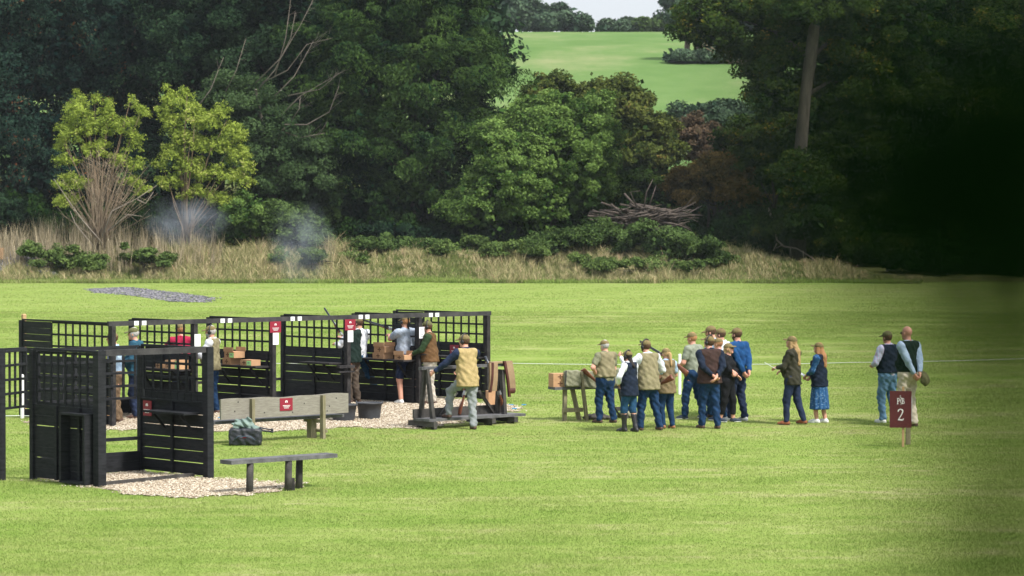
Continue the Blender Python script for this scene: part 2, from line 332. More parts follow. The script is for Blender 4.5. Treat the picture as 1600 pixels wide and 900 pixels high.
def stones(name, poly, dens, size, mat, label, cat, smax=.5):
    x0, y0 = poly.min(0) - .15; x1, y1 = poly.max(0) + .15; n = int((x1 - x0) * (y1 - y0) * dens)
    x = rng.uniform(x0, x1, n); y = rng.uniform(y0, y1, n); wx, wy = shrink_noise(x, y); k = inpoly(wx + rng.normal(0, .09, n), wy + rng.normal(0, .14, n), poly); x = x[k]; y = y[k]; n = len(x)
    base = np.array([[1, 0, 0], [0, 1, 0], [-1, 0, 0], [0, -1, 0], [0, 0, 1], [0, 0, -1]], float)
    T = np.array([[0, 1, 4], [1, 2, 4], [2, 3, 4], [3, 0, 4], [1, 0, 5], [2, 1, 5], [3, 2, 5], [0, 3, 5]])
    s = size * rng.uniform(.5, 1.3, (n, 1, 1)) * np.array([1, 1, smax]) * rng.uniform(.7, 1.3, (n, 1, 3)); a = rng.uniform(0, 6.28, n)
    V = base[None] * s; ca, sa = np.cos(a)[:, None], np.sin(a)[:, None]; vx = V[..., 0] * ca - V[..., 1] * sa; vy = V[..., 0] * sa + V[..., 1] * ca
    V = np.stack([vx + x[:, None], vy + y[:, None], V[..., 2] + (gh(x, y) + .016)[:, None] + rng.uniform(0, .01, (n, 1))], -1).reshape(-1, 3)
    F = (T[None] + 6 * np.arange(n)[:, None, None]).reshape(-1, 3)
    tag(mesh_np(name, V, F, mat, face_attr=np.repeat(rng.uniform(0, 1, n), 8)), label, cat, kind='stuff')
stones('gravel_stones', PAD1, 1500, .014, M['pebble'], 'loose pale pebbles on the pad under the nearest stall', 'gravel')
stones('gravel_stones', PAD2, 900, .015, M['pebble'], 'loose pale pebbles on the long pad under the row of stands', 'gravel')
PAT = np.array([P(135, 452)[:2], P(200, 449)[:2], P(280, 458)[:2], P(335, 466)[:2], P(325, 473)[:2], P(270, 472)[:2], P(205, 462)[:2], P(150, 458)[:2]])
stones('clay_shards', PAT, 40, .065, M['shard'], 'patch of blue grey clay shards lying on the far lawn', 'shards', .35)
def slope_shards():
    n = 2600; px = rng.uniform(-30, 95, n); py = rng.uniform(385, 432, n); k = (px < 40 + (py - 385) * 1.1); px, py = px[k], py[k]; n = len(px)
    d = 178.5 + (445 - py) / 65 * 13; x = (px - 800) / FPX * d; y = d
    base = np.array([[1, 0, 0], [0, 1, 0], [-1, 0, 0], [0, -1, 0], [0, 0, 1], [0, 0, -1]], float)
    T = np.array([[0, 1, 4], [1, 2, 4], [2, 3, 4], [3, 0, 4], [1, 0, 5], [2, 1, 5], [3, 2, 5], [0, 3, 5]])
    s = rng.uniform(.04, .22, (n, 1, 1)) * rng.uniform(.5, 1, (n, 1, 3)); V = base[None] * s + np.stack([x, y, gh(x, y) + .06], -1)[:, None]
    F = (T[None] + 6 * np.arange(n)[:, None, None]).reshape(-1, 3)
    tag(mesh_np('clay_shards', V.reshape(-1, 3), F, M['shard'], face_attr=np.repeat(rng.uniform(0, 1, n), 8)), 'grey clay shards and rubble spilled down the bank at the left edge', 'shards', kind='stuff')
slope_shards()

# ---------------------------------------------------------------- grass
def blades(name, x, y, hgt, wid, lean, mat, label, cat, v, seg=1, zoff=0):
    n = len(x); a = rng.uniform(0, 6.28, n); z = gh(x, y) + zoff
    dx, dy = np.cos(a) * wid / 2, np.sin(a) * wid / 2; lx, ly = rng.normal(0, 1, n) * lean * hgt, rng.normal(0, 1, n) * lean * hgt
    if seg == 1:
        V = np.stack([np.stack([x - dx, y - dy, z], -1), np.stack([x + dx, y + dy, z], -1), np.stack([x + lx, y + ly, z + hgt], -1)], 1).reshape(-1, 3)
        F = np.arange(3 * n).reshape(-1, 3); fa = v
        return tag(mesh_np(name, V, F, mat, face_attr=fa), label, cat, kind='stuff')
    b0 = np.stack([x - dx, y - dy, z], -1); b1 = np.stack([x + dx, y + dy, z], -1)
    m0 = np.stack([x + lx * .35 - dx * .8, y + ly * .35 - dy * .8, z + hgt * .6], -1); m1 = np.stack([x + lx * .35 + dx * .8, y + ly * .35 + dy * .8, z + hgt * .6], -1)
    t = np.stack([x + lx * 1.1, y + ly * 1.1, z + hgt], -1)
    V = np.stack([b0, b1, m1, m0, t], 1).reshape(-1, 3); i = np.arange(n) * 5
    Q = np.stack([i, i + 1, i + 2, i + 3], 1); T = np.stack([i + 3, i + 2, i + 4], 1)
    return tag(mesh_np(name, V, [Q, T], mat, face_attr=np.concatenate([v, v])), label, cat, kind='stuff')
def lawn_blades():
    n = 1500000; u = rng.uniform(0, 1, n); d0, d1 = 27.5, 118.0
    d = d0 + (d1 - d0) * u ** 1.35; x = rng.uniform(-1, 1, n) * (.195 * d); y = d
    for poly in (PAD1, PAD2):
        wx, wy = shrink_noise(x, y); k = ~inpoly(wx + rng.normal(0, .07, len(x)), wy + rng.normal(0, .12, len(x)), poly) | (rng.uniform(0, 1, len(x)) < .008); x, y = x[k], y[k]
    n = len(x); h = rng.uniform(.010, .028, n) * (1 + .35 * np.sin(x * 1.3 + 2 * np.sin(y * .7)) * np.sin(y * .9)); wd = rng.uniform(.005, .010, n) * (1 + (y - 28) / 50)
    blades('lawn_grass', x, y, h, wd, .75, M['blades'], 'short mown grass blades covering the near lawn', 'grass', rng.uniform(0, 1, n))
    n = 260000; d = rng.uniform(90, 179, n); x = rng.uniform(-1, 1, n) * .19 * d
    blades('lawn_grass', x, d, rng.uniform(.015, .035, n), rng.uniform(.02, .04, n), .8, M['blades'], 'sparser mown grass on the far part of the lawn', 'grass', rng.uniform(0, 1, n))
lawn_blades()
def bank_grass():
    # dry seed-headed grass on the bank
    n = 270000; px = rng.uniform(-60, 1440, n); t = rng.uniform(0, 1, n) ** 1.2; d = 177.6 + 13 * t + .8 * np.sin(px * .03); x = (px - 800) / FPX * d
    dens = .35 + .65 * (np.sin(px * .021) * .5 + np.sin(px * .057 + t * 4) * .5 > -.25); lim = np.interp(px, [-60, 90, 140, 700, 900, 1120, 1250, 1440], [.4, .5, 1.0, .75, .8, 1.0, .8, .35])
    k = (rng.uniform(0, 1, n) < dens) & (t < lim + .0) & ~((px < 80) & (t > .35)); x, d, t, px = x[k], d[k], t[k], px[k]; n = len(x)
    clump = np.clip(.5 + .32 * np.sin(px * .11 + np.sin(d * 2.1) * 2) * np.sin(px * .031 + 1) + .3 * np.sin(px * .47 + d * 1.3) * np.sin(px * .19 + d), 0, 1)
    big = .72 + .38 * np.sin(px * .018 + 2) * np.sin(px * .0071) + .22 * np.sin(px * .049 + .5); h = rng.uniform(.22, 1.15, n) ** 1.1 * (.35 + 1.0 * clump) * big * np.interp(t, [0, .15, 1], [.35, .8, 1.15]) * np.interp(px, [1200, 1440], [1, .6]); v = np.clip(rng.normal(.12 + .55 * clump + .1 * t, .22, n), 0, 1); v[h < .3] *= .4
    blades('tall_grass', x, d, h, rng.uniform(.012, .04, n), .36, M['straw'], 'tall dry straw coloured grass along the foot of the wooded bank', 'grass', v, seg=2)
    n = 6000; px = rng.uniform(-20, 350, n); d = rng.uniform(183, 194, n); x = (px - 800) / FPX * d; h = rng.uniform(.9, 2.3, n) * np.interp(px, [-20, 60, 200, 350], [.9, 1.1, 1.0, .8])
    cl = np.sin(px * .17) * np.sin(px * .06 + 2) > -.15; k = cl | (rng.uniform(0, 1, n) < .25)
    blades('dead_stalks', x[k], d[k], h[k], rng.uniform(.012, .04, k.sum()), .13, M['stalk'], 'pale dead stalks standing thickly under the two yellow green saplings', 'stalks', rng.uniform(0, 1, k.sum()), seg=2)
    n = 30000; px = np.concatenate([rng.uniform(-60, 800, n // 2), rng.uniform(300, 1440, n // 2)]); d = 177.3 + rng.exponential(.8, n); x = (px - 800) / FPX * d
    blades('rough_grass', x, d, rng.uniform(.08, .32, n), rng.uniform(.04, .08, n), .4, M['blades'], 'fresh green fringe of longer grass between lawn and dry grass', 'grass', rng.uniform(0, 1, n))
bank_grass()

# ---------------------------------------------------------------- trees
def leaves(cent, rad, clump, n, leaf, aspect=.45, droop=0.0, core=.12, flat=.7):
    """leaf quads spread in clumps over a set of ellipsoid lobes; returns V,F,v"""
    cent = np.array(cent, float); rad = np.array(rad, float); leaf = leaf * .78; n = int(n * 1.45)
    area = (rad[:, 0] * rad[:, 2] + rad[:, 0] * rad[:, 1] + rad[:, 1] * rad[:, 2]); pr = area / area.sum()
    K = max(6, int(area.sum() * 4.19 / (clump ** 2) * .50)); b = rng.choice(len(cent), K, p=pr)
    u = rng.normal(size=(K, 3)); u /= np.linalg.norm(u, axis=1)[:, None]; u[:, 2] = np.where(u[:, 2] < -.35, -u[:, 2], u[:, 2])
    cc = cent[b] + rad[b] * u * rng.uniform(.62, 1.16, (K, 1)); cr = clump * rng.uniform(.35, 1.25, K); cv = rng.uniform(0, 1, K)
    # drop clumps buried in other lobes
    if len(cent) > 1:
        q = ((cc[:, None] - cent[None]) / rad[None]); inside = ((q ** 2).sum(-1) < .35).any(1); k = ~inside; cc, cr, cv, u, b = cc[k], cr[k], cv[k], u[k], b[k]; K = len(cc)
    ci = rng.choice(K, n, p=cr ** 2 / (cr ** 2).sum()); d = rng.normal(size=(n, 3)); d /= np.linalg.norm(d, axis=1)[:, None]
    r = cr[ci] * rng.uniform(.25, 1, n) ** .6; p = cc[ci] + d * r[:, None] * np.array([1, 1, flat]); out = u[ci]
    if droop: p[:, 2] -= droop * (np.maximum(0, r) ** 1.3) * .5; p[:, :2] += out[:, :2] * r[:, None] * .4
    v = np.clip(cv[ci] * .45 + rng.uniform(0, .55, n), 0, 1); sz = leaf * rng.uniform(.6, 1.35, n)
    nc = int(n * core); bc = rng.choice(len(cent), nc, p=pr); pc = cent[bc] + rad[bc] * (rng.normal(size=(nc, 3)) * .38); p = np.concatenate([p, pc]); v = np.concatenate([v, rng.uniform(0, .3, nc)]); sz = np.concatenate([sz, leaf * rng.uniform(1.5, 3, nc)]); out = np.concatenate([out, rng.normal(size=(nc, 3))])  # inner leaves take the low tints, so crown shade is put into their colour
    nn = len(p); nrm = out * .6 + np.array([0, 0, .45]) + rng.normal(size=(nn, 3)) * .55; nrm /= np.linalg.norm(nrm, axis=1)[:, None]
    la = rng.normal(size=(nn, 3)) + (out * .9 + np.array([0, 0, -1.1])) * droop; la -= nrm * (la * nrm).sum(1)[:, None]; la /= np.linalg.norm(la, axis=1)[:, None] + 1e-9; lb = np.cross(nrm, la)
    A_, B_ = la * sz[:, None] * .5, lb * sz[:, None] * .5 * aspect
    V = np.stack([p + A_, p + B_, p - A_, p - B_], 1).reshape(-1, 3); F = np.arange(4 * nn).reshape(-1, 4)
    return V, F, v
def frill(lobes, k=3, lo=.20, hi=.36):
    out = [tuple(l) for l in lobes]
    for l in lobes:
        for _ in range(k):
            a = random.uniform(-.4, math.pi + .4); q = random.uniform(lo, hi); r_ = random.uniform(.85, 1.12); m = min(l[2], l[3]) * q * 1.3
            out.append((l[0] + l[2] * r_ * math.cos(a), l[1] - l[3] * r_ * math.sin(a), m * random.uniform(.7, 1.4), m) + tuple(l[4:]))
    return out
def tree(name, lobes, d, n, leaf, mat, label, cat, clump=1.0, droop=0, aspect=.45, depth=4.5, trunk=None, tr=.35, tmat='darkbark', group=None, core=.12, stems=1, trunk_px=None, crown='crown'):
    """lobes: (px, py, rx_px, ry_px[, dd])"""
    cent, rad = [], []
    lobes = frill(lobes)
    for l in lobes:
        dd = d + (l[4] if len(l) > 4 else 0); q = W(l[0], l[1], dd); s = FPX / dd; cent.append(q[:]); rad.append((l[2] / s, min(depth, 1.1 * max(l[2], l[3]) / s), l[3] / s))
    cent = np.array(cent); bx = cent[:, 0].mean() if trunk_px is None else (trunk_px - 800) / FPX * d; by = d; bz = float(gh(bx, by)) - .1
    root = empty(name, (bx, by, bz)); o = np.array([bx, by, bz])
    V, F, v = leaves(cent - o, rad, clump, n, leaf, aspect, droop, core)
    V[:, 2] = np.maximum(V[:, 2], .12 + rng.uniform(0, .3, len(V)))
    mesh_np(crown, V, F, M[mat], root, face_attr=v)
    t = MB(); top = Vector((cent - o).mean(0)); top.z = max(top.z, 1.0)
    for k in range(stems):
        off = Vector((random.uniform(-.5, .5), random.uniform(-.3, .3), 0)) * (0 if stems == 1 else 1); t.tube([off, top * .35 + off + Vector((.1, 0, .0)), top * .75 + off, top], [tr, tr * .8, tr * .55, tr * .25], 8)
    for c in (cent - o)[:12]:
        c = Vector(c); s0 = top * random.uniform(.3, .7); mid = s0.lerp(c, .55) + Vector((0, 0, -.2)); t.tube([s0, mid, c], [tr * .45, tr * .28, tr * .08], 6)
    t.build('trunk', M[tmat], root, smooth=True)
    tag(root, label, cat, group); return root
TG = 'dark evergreen trees at the left of the wood'
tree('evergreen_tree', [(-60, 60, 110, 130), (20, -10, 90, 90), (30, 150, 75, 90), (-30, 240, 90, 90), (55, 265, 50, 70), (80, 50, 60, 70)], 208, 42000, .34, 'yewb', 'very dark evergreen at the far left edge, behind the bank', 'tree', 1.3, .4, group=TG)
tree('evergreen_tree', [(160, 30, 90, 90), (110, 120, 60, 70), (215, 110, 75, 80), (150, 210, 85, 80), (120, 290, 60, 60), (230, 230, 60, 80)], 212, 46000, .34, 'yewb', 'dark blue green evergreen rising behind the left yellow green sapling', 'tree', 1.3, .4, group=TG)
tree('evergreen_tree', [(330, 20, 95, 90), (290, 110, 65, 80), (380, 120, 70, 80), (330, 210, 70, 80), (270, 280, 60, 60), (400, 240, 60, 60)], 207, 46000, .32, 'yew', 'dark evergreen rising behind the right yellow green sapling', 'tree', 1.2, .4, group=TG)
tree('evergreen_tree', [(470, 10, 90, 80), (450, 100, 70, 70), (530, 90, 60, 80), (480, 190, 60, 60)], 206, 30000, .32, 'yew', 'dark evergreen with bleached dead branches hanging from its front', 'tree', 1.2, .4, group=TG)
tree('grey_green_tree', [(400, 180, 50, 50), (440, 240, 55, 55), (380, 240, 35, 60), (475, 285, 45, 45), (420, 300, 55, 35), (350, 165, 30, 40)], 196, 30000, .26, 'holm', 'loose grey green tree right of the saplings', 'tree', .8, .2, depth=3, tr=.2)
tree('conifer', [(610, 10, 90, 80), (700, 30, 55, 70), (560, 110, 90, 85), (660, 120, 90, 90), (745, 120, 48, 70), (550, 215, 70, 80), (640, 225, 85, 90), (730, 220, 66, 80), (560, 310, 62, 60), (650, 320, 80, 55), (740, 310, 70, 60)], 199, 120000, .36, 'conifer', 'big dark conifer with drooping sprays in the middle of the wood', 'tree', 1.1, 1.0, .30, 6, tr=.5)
tree('ivy_covered_tree', [(850, 200, 46, 42), (895, 222, 52, 52), (905, 280, 50, 60), (850, 260, 55, 60), (825, 200, 35, 40)], 196, 42000, .24, 'ivy', 'rounded bright green tree smothered in ivy beside the conifer', 'tree', .7, .2, .8, 4, tr=.3)
tree('ivy_covered_tree', [(790, 290, 55, 60), (750, 330, 50, 45), (830, 320, 45, 50), (775, 240, 35, 45)], 193, 30000, .22, 'ivy', 'lower mound of ivy leaning on the right foot of the conifer', 'tree', .6, .4, .8, 3, tr=.2)
tree('broadleaf_tree', [(860, 158, 36, 32), (925, 172, 46, 40), (972, 176, 32, 46), (1000, 226, 44, 50), (950, 230, 55, 70), (1015, 270, 42, 50)], 206, 46000, .28, 'hedge', 'olive green broadleaf tree standing below the open field', 'tree', .9, .1, .7, 4, tr=.3)
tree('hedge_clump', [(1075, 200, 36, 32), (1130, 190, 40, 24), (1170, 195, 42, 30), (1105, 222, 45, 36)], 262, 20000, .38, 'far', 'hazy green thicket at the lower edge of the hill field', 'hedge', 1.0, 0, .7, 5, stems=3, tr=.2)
tree('shrub', [(1080, 215, 25, 28), (1110, 235, 30, 30)], 225, 7000, .28, 'reddish', 'brown red shrub in the gap below the field', 'shrub', .7, 0, .7, 3, stems=3, tr=.12)
tree('shrub', [(1075, 300, 30, 30), (1110, 285, 35, 35), (1145, 300, 32, 30)], 199, 12000, .24, 'rust', 'autumn orange shrub right of the brush pile', 'shrub', .7, .1, .7, 3, stems=3, tr=.12)
tree('dark_shrub', [(930, 330, 30, 28), (960, 300, 45, 40), (1000, 300, 45, 35), (1050, 320, 35, 30)], 204, 20000, .26, 'oak', 'shaded green shrub filling the gap behind the brush pile', 'shrub', .8, .1, .6, 3, stems=3, tr=.15)
WG = 'trees of the dark wood on the right'
for px_, py_, rx_, ry_, lab in ((-30, -10, 120, 150, 'far left'), (150, -20, 110, 140, 'behind the left sapling'), (330, -30, 110, 150, 'behind the right sapling'), (500, -40, 110, 150, 'behind the bleached branches'), (650, -50, 90, 120, 'behind the conifer top')):
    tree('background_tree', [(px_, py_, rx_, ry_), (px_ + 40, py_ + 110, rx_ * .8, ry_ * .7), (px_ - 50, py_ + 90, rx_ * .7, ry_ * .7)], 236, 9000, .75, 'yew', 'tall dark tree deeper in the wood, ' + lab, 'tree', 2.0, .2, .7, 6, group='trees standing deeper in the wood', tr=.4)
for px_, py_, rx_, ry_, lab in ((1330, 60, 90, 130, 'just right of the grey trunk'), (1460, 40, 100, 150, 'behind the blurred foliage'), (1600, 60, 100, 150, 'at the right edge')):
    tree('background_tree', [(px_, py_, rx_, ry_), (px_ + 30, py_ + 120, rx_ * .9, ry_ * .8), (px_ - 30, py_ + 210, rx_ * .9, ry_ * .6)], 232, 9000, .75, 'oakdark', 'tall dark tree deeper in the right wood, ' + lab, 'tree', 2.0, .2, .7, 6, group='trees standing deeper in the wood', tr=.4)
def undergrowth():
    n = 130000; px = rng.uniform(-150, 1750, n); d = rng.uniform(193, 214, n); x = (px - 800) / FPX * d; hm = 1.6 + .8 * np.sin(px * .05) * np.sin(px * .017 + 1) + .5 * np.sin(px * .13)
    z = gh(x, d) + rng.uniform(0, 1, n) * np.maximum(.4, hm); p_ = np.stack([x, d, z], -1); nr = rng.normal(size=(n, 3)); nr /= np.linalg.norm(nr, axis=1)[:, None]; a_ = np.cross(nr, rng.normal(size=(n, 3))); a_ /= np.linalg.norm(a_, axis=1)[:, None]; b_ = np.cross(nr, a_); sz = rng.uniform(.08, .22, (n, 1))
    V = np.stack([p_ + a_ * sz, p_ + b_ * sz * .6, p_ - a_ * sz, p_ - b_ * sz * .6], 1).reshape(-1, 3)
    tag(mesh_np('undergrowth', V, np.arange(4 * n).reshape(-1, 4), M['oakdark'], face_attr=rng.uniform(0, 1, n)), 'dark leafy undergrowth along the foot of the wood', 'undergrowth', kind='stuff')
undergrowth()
def oak():
    d = 192; lob = [(1110, 30, 48, 32), (1150, 15, 45, 30), (1100, 60, 32, 22), (1165, 75, 30, 22), (1200, 20, 50, 35), (1215, 90, 40, 40), (1200, 150, 35, 45), (1300, 10, 60, 45), (1340, 70, 55, 55), (1230, 60, 40, 40), (1320, 140, 45, 60), (1400, 50, 60, 60), (1390, 140, 60, 60)]; lob += [(1282, 5, 34, 24, ), (1240, 20, 30, 24)]; lob = frill(lob)
    cent, rad = [], []
    for i_, l in enumerate(lob): q = W(l[0], l[1], d - (2.4 if l[1] < 30 and 1225 < l[0] < 1310 else 0)); s = FPX / d; cent.append(q[:]); rad.append((l[2] / s, 2.2, l[3] / s))
    b = W(1247, 395, d); b.z = float(gh(b.x, b.y)) - .1; root = empty('oak_tree', b); o = np.array(b[:])
    V, F, v = leaves(np.array(cent) - o, rad, .8, 75000, .30, .6, .1, .06); mesh_np('crown', V, F, M['oak'], root, face_attr=v)
    t = MB(); f = d - 2.6
    pts = [Vector(b), W(1246, 300, f), W(1252, 220, f), W(1258, 150, f), W(1266, 90, f), W(1273, 30, f), W(1278, -40, f)]
    t.tube([p - b for p in pts], [.60, .48, .42, .38, .42, .34, .26], 12)
    for a, px, py in ((4, 1330, 60), (4, 1150, 30), (5, 1340, 0), (3, 1330, 130), (5, 1190, -10), (4, 1210, 90)):
        s0 = pts[a] - b; e = W(px, py, d + 1) - b; t.tube([s0, s0.lerp(e, .5) + Vector((0, 0, .5)), e], [.17, .11, .04], 7)
    t.build('trunk', M['oakbark'], root, smooth=True)
    tag(root, 'tall tree with a bare grey trunk and overhanging crown at the wood edge', 'tree', WG)
oak()
tree('woodland_tree', [(1170, 240, 45, 55), (1210, 270, 55, 60), (1160, 310, 45, 45), (1230, 340, 50, 45), (1180, 360, 40, 25), (1250, 290, 34, 46, -14), (1240, 350, 40, 36, -13), (1268, 330, 36, 50, -13)], 201, 42000, .28, 'oak', 'leafy green tree left of the bare grey trunk, above the fallen branch', 'tree', .8, .2, .6, 4, group=WG, tr=.2)
tree('woodland_tree', [(1300, 250, 70, 70), (1290, 340, 60, 55), (1350, 330, 60, 60), (1360, 220, 60, 70), (1270, 180, 45, 60)], 203, 46000, .28, 'oak', 'dark green tree right of the bare grey trunk', 'tree', .9, .2, .6, 4, group=WG, tr=.3)
tree('woodland_tree', [(1450, 100, 70, 90), (1440, 220, 70, 90), (1420, 330, 60, 70), (1400, 390, 45, 30), (1480, 0, 80, 70)], 204, 44000, .30, 'oakdark', 'dark tree behind the blurred near foliage', 'tree', 1.0, .2, .6, 4, group=WG, tr=.3)
tree('woodland_tree', [(1560, 60, 80, 100), (1550, 200, 80, 90), (1580, 320, 80, 80), (1500, 380, 60, 45), (1640, 150, 80, 160), (1600, 400, 60, 40)], 202, 44000, .30, 'oak', 'wide dark tree reaching the right edge of the view', 'tree', 1.0, .2, .6, 4, group=WG, tr=.3)
BG = 'bushes and bramble mounds on the bank'
def scrub(x0, x1, y0, y1, amp, n, r0, r1):
    out = []
    for _ in range(n):
        x = random.uniform(x0, x1); f = (x - x0) / (x1 - x0); y = y0 + (y1 - y0) * f + random.gauss(0, 1) * amp; r = random.uniform(r0, r1); out.append((x, y, r * random.uniform(1, 1.6), r * random.uniform(.6, 1.0), random.uniform(-2, 2)))
    return out
def bush(lobes, d, n, leaf, mat, label, clump=.5, droop=.2, depth=2, name='bramble_bush', cat='bush'):
    return tree(name, lobes, d, n, leaf, mat, label, cat, clump, droop, .7, depth, stems=3, tr=.05, group=BG, crown='foliage', core=.2)
bush([(385, 335, 35, 30), (410, 350, 25, 25), (370, 350, 25, 20)], 190, 12000, .2, 'ivy', 'bright yellow green bush at the foot of the right sapling')
bush([(450, 350, 32, 32), (480, 365, 26, 26), (440, 375, 22, 18), (500, 380, 22, 14)], 189, 10000, .2, 'bramble', 'blue green nettle bush seen through the thin gun smoke', name='nettle_bush')
bush(scrub(500, 680, 384, 392, 6, 22, 6, 13), 188, 12000, .2, 'bramble', 'low bramble strip in the shade of the big conifer', .4)
bush(scrub(680, 850, 388, 392, 7, 24, 6, 13), 187, 13000, .2, 'weeds', 'low tangle of weeds below the ivy mound', .4)
bush(scrub(840, 985, 385, 385, 14, 34, 9, 20), 189, 18000, .2, 'bramble', 'rounded green scrub left of the brush pile', .5)
bush(scrub(985, 1130, 380, 400, 10, 34, 8, 18), 186, 20000, .2, 'bramble', 'large bramble mound in front of the brush pile', .45)
bush(scrub(900, 1120, 412, 418, 6, 30, 5, 10), 182, 9000, .18, 'weeds', 'thin green weeds sprouting through the dry grass before the bramble mound', .35)
bush(scrub(420, 600, 400, 405, 7, 16, 4, 9), 184, 6000, .18, 'weeds', 'thin weeds sprouting through the dry grass under the smoke wisp', .35)
bush([(1480, 405, 45, 26), (1540, 400, 50, 30), (1600, 405, 50, 28), (1430, 412, 35, 18)], 186, 16000, .24, 'oakdark', 'dark bushes behind the blurred foliage at the right of the lawn')
bush([(1275, 380, 50, 26), (1330, 385, 45, 28), (1380, 400, 40, 24), (1220, 365, 35, 20)], 193, 18000, .22, 'oak', 'shady bush under the wood right of the fallen branch')
bush(scrub(40, 170, 402, 412, 9, 26, 5, 11), 183, 9000, .2, 'weeds', 'patch of weeds on the rubble slope at left', .35)
bush(scrub(190, 270, 400, 408, 8, 14, 4, 8), 184, 4000, .2, 'weeds', 'small weed clump between the two saplings', .3)
bush([(-10, 330, 40, 25), (25, 350, 25, 20)], 192, 7000, .2, 'yew', 'dark little bush at the left edge above the rubble')
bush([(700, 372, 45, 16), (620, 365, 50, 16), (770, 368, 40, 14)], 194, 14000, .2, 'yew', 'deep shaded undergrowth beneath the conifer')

SG = 'yellow green saplings in front of the wood'
def sapling(bpx, bpy_, lobes, d, n, label, stems, bare=False):
    b = W(bpx, bpy_, d); b.z = float(gh(b.x, b.y)) - .05; root = empty('sapling', b); o = np.array(b[:]); cent, rad = [], []; s = FPX / d
    for l in frill(lobes, 6, .22, .45): q = W(l[0], l[1], d); cent.append(q[:]); rad.append((l[2] * .88 / s, 1.1 * min(1, l[2] / 14), l[3] * .88 / s))
    V, F, v = leaves(np.array(cent) - o, rad, .25, int(n * .95), .22, .42, .35, .02, .9); mesh_np('crown', V, F, M['lime'], root, face_attr=v)
    t = MB()
    for k in range(stems):
        l = lobes[k % len(lobes)]; e = W(l[0] + random.uniform(-.8, .8) * l[2], l[1] + random.uniform(-.8, .9) * l[3], d + random.uniform(-1, 1)) - b
        s0 = Vector((random.uniform(-.35, .35), random.uniform(-.2, .2), 0)); m1 = s0.lerp(e, .35); m1.x = m1.x * .55; m1.z *= 1.15
        t.tube([s0, m1, m1.lerp(e, .5) + Vector((random.uniform(-.15, .15), 0, .1)), e], [.055, .045, .03, .01], 5)
    t.build('trunk', M['twig'], root, smooth=True)
    if bare:
        t = MB()
        for k in range(85):
            ex = random.gauss(172, 30); ey = random.uniform(215, 300) + abs(ex - 172) * .6; e = W(ex, ey, d - 1.6 + random.uniform(-.6, .6)) - b
            s0 = Vector((random.uniform(-.5, .5), -1.2 + random.uniform(-.3, .3), 0)); m1 = s0.lerp(e, .4); m1.x = s0.x + (e.x - s0.x) * .25; m2 = m1.lerp(e, .55) + Vector((random.uniform(-.2, .2), 0, 0))
            t.tube([s0, m1, m2, e], [.030, .024, .014, .005], 4)
            for q in range(4):
                f = m2.lerp(e, random.uniform(0, .8)); t.tube([f, f + Vector((random.uniform(-.8, .8), 0, random.uniform(.2, .9)))], [.011, .004], 3)
        t.build('bare_stem', M['twigp'], root, smooth=True)
        t = MB()
        for pts in (((160, 380), (130, 345), (105, 310), (85, 280)), ((160, 370), (175, 330), (215, 310), (245, 290)), ((170, 360), (200, 335), (222, 338)), ((150, 390), (118, 350), (110, 330)), ((215, 312), (228, 318), (240, 300))):
            t.tube([W(x, y, d - 2) - b for x, y in pts], np.linspace(.05, .015, len(pts)), 5)
        t.build('dead_branch', M['palebark'], root, smooth=True)
    tag(root, label, 'sapling', SG)
sapling(158, 400, [(128, 185, 20, 22), (110, 215, 14, 18), (104, 255, 12, 16), (122, 290, 16, 14), (100, 318, 15, 9), (150, 205, 18, 18), (172, 192, 16, 20), (195, 200, 16, 20), (210, 230, 15, 18), (150, 240, 20, 16), (190, 255, 14, 14), (125, 160, 7, 14), (134, 168, 6, 12), (150, 158, 6, 11), (172, 165, 7, 12), (208, 165, 6, 14), (224, 178, 9, 9), (96, 232, 7, 9), (205, 285, 12, 10), (92, 200, 6, 9), (98, 290, 12, 12), (108, 312, 14, 9), (215, 262, 12, 12), (222, 300, 9, 8)], 189, 12500, 'bushy yellow green sapling with a fan of bare brown stems in front', 26, True)
sapling(290, 380, [(275, 165, 14, 20), (290, 150, 8, 12), (300, 180, 16, 18), (325, 195, 20, 20), (345, 180, 13, 14), (268, 200, 14, 20), (295, 225, 18, 20), (330, 232, 22, 20), (362, 215, 14, 20), (372, 250, 15, 18), (268, 245, 15, 16), (300, 265, 20, 18), (340, 275, 24, 20), (375, 285, 16, 16), (265, 290, 18, 14), (310, 305, 24, 12), (350, 315, 20, 10), (255, 180, 8, 18), (385, 262, 8, 10), (262, 140, 5, 7), (250, 262, 8, 10)], 190, 19000, 'fuller yellow green sapling with pale dry tips, no bare stems in front', 24)
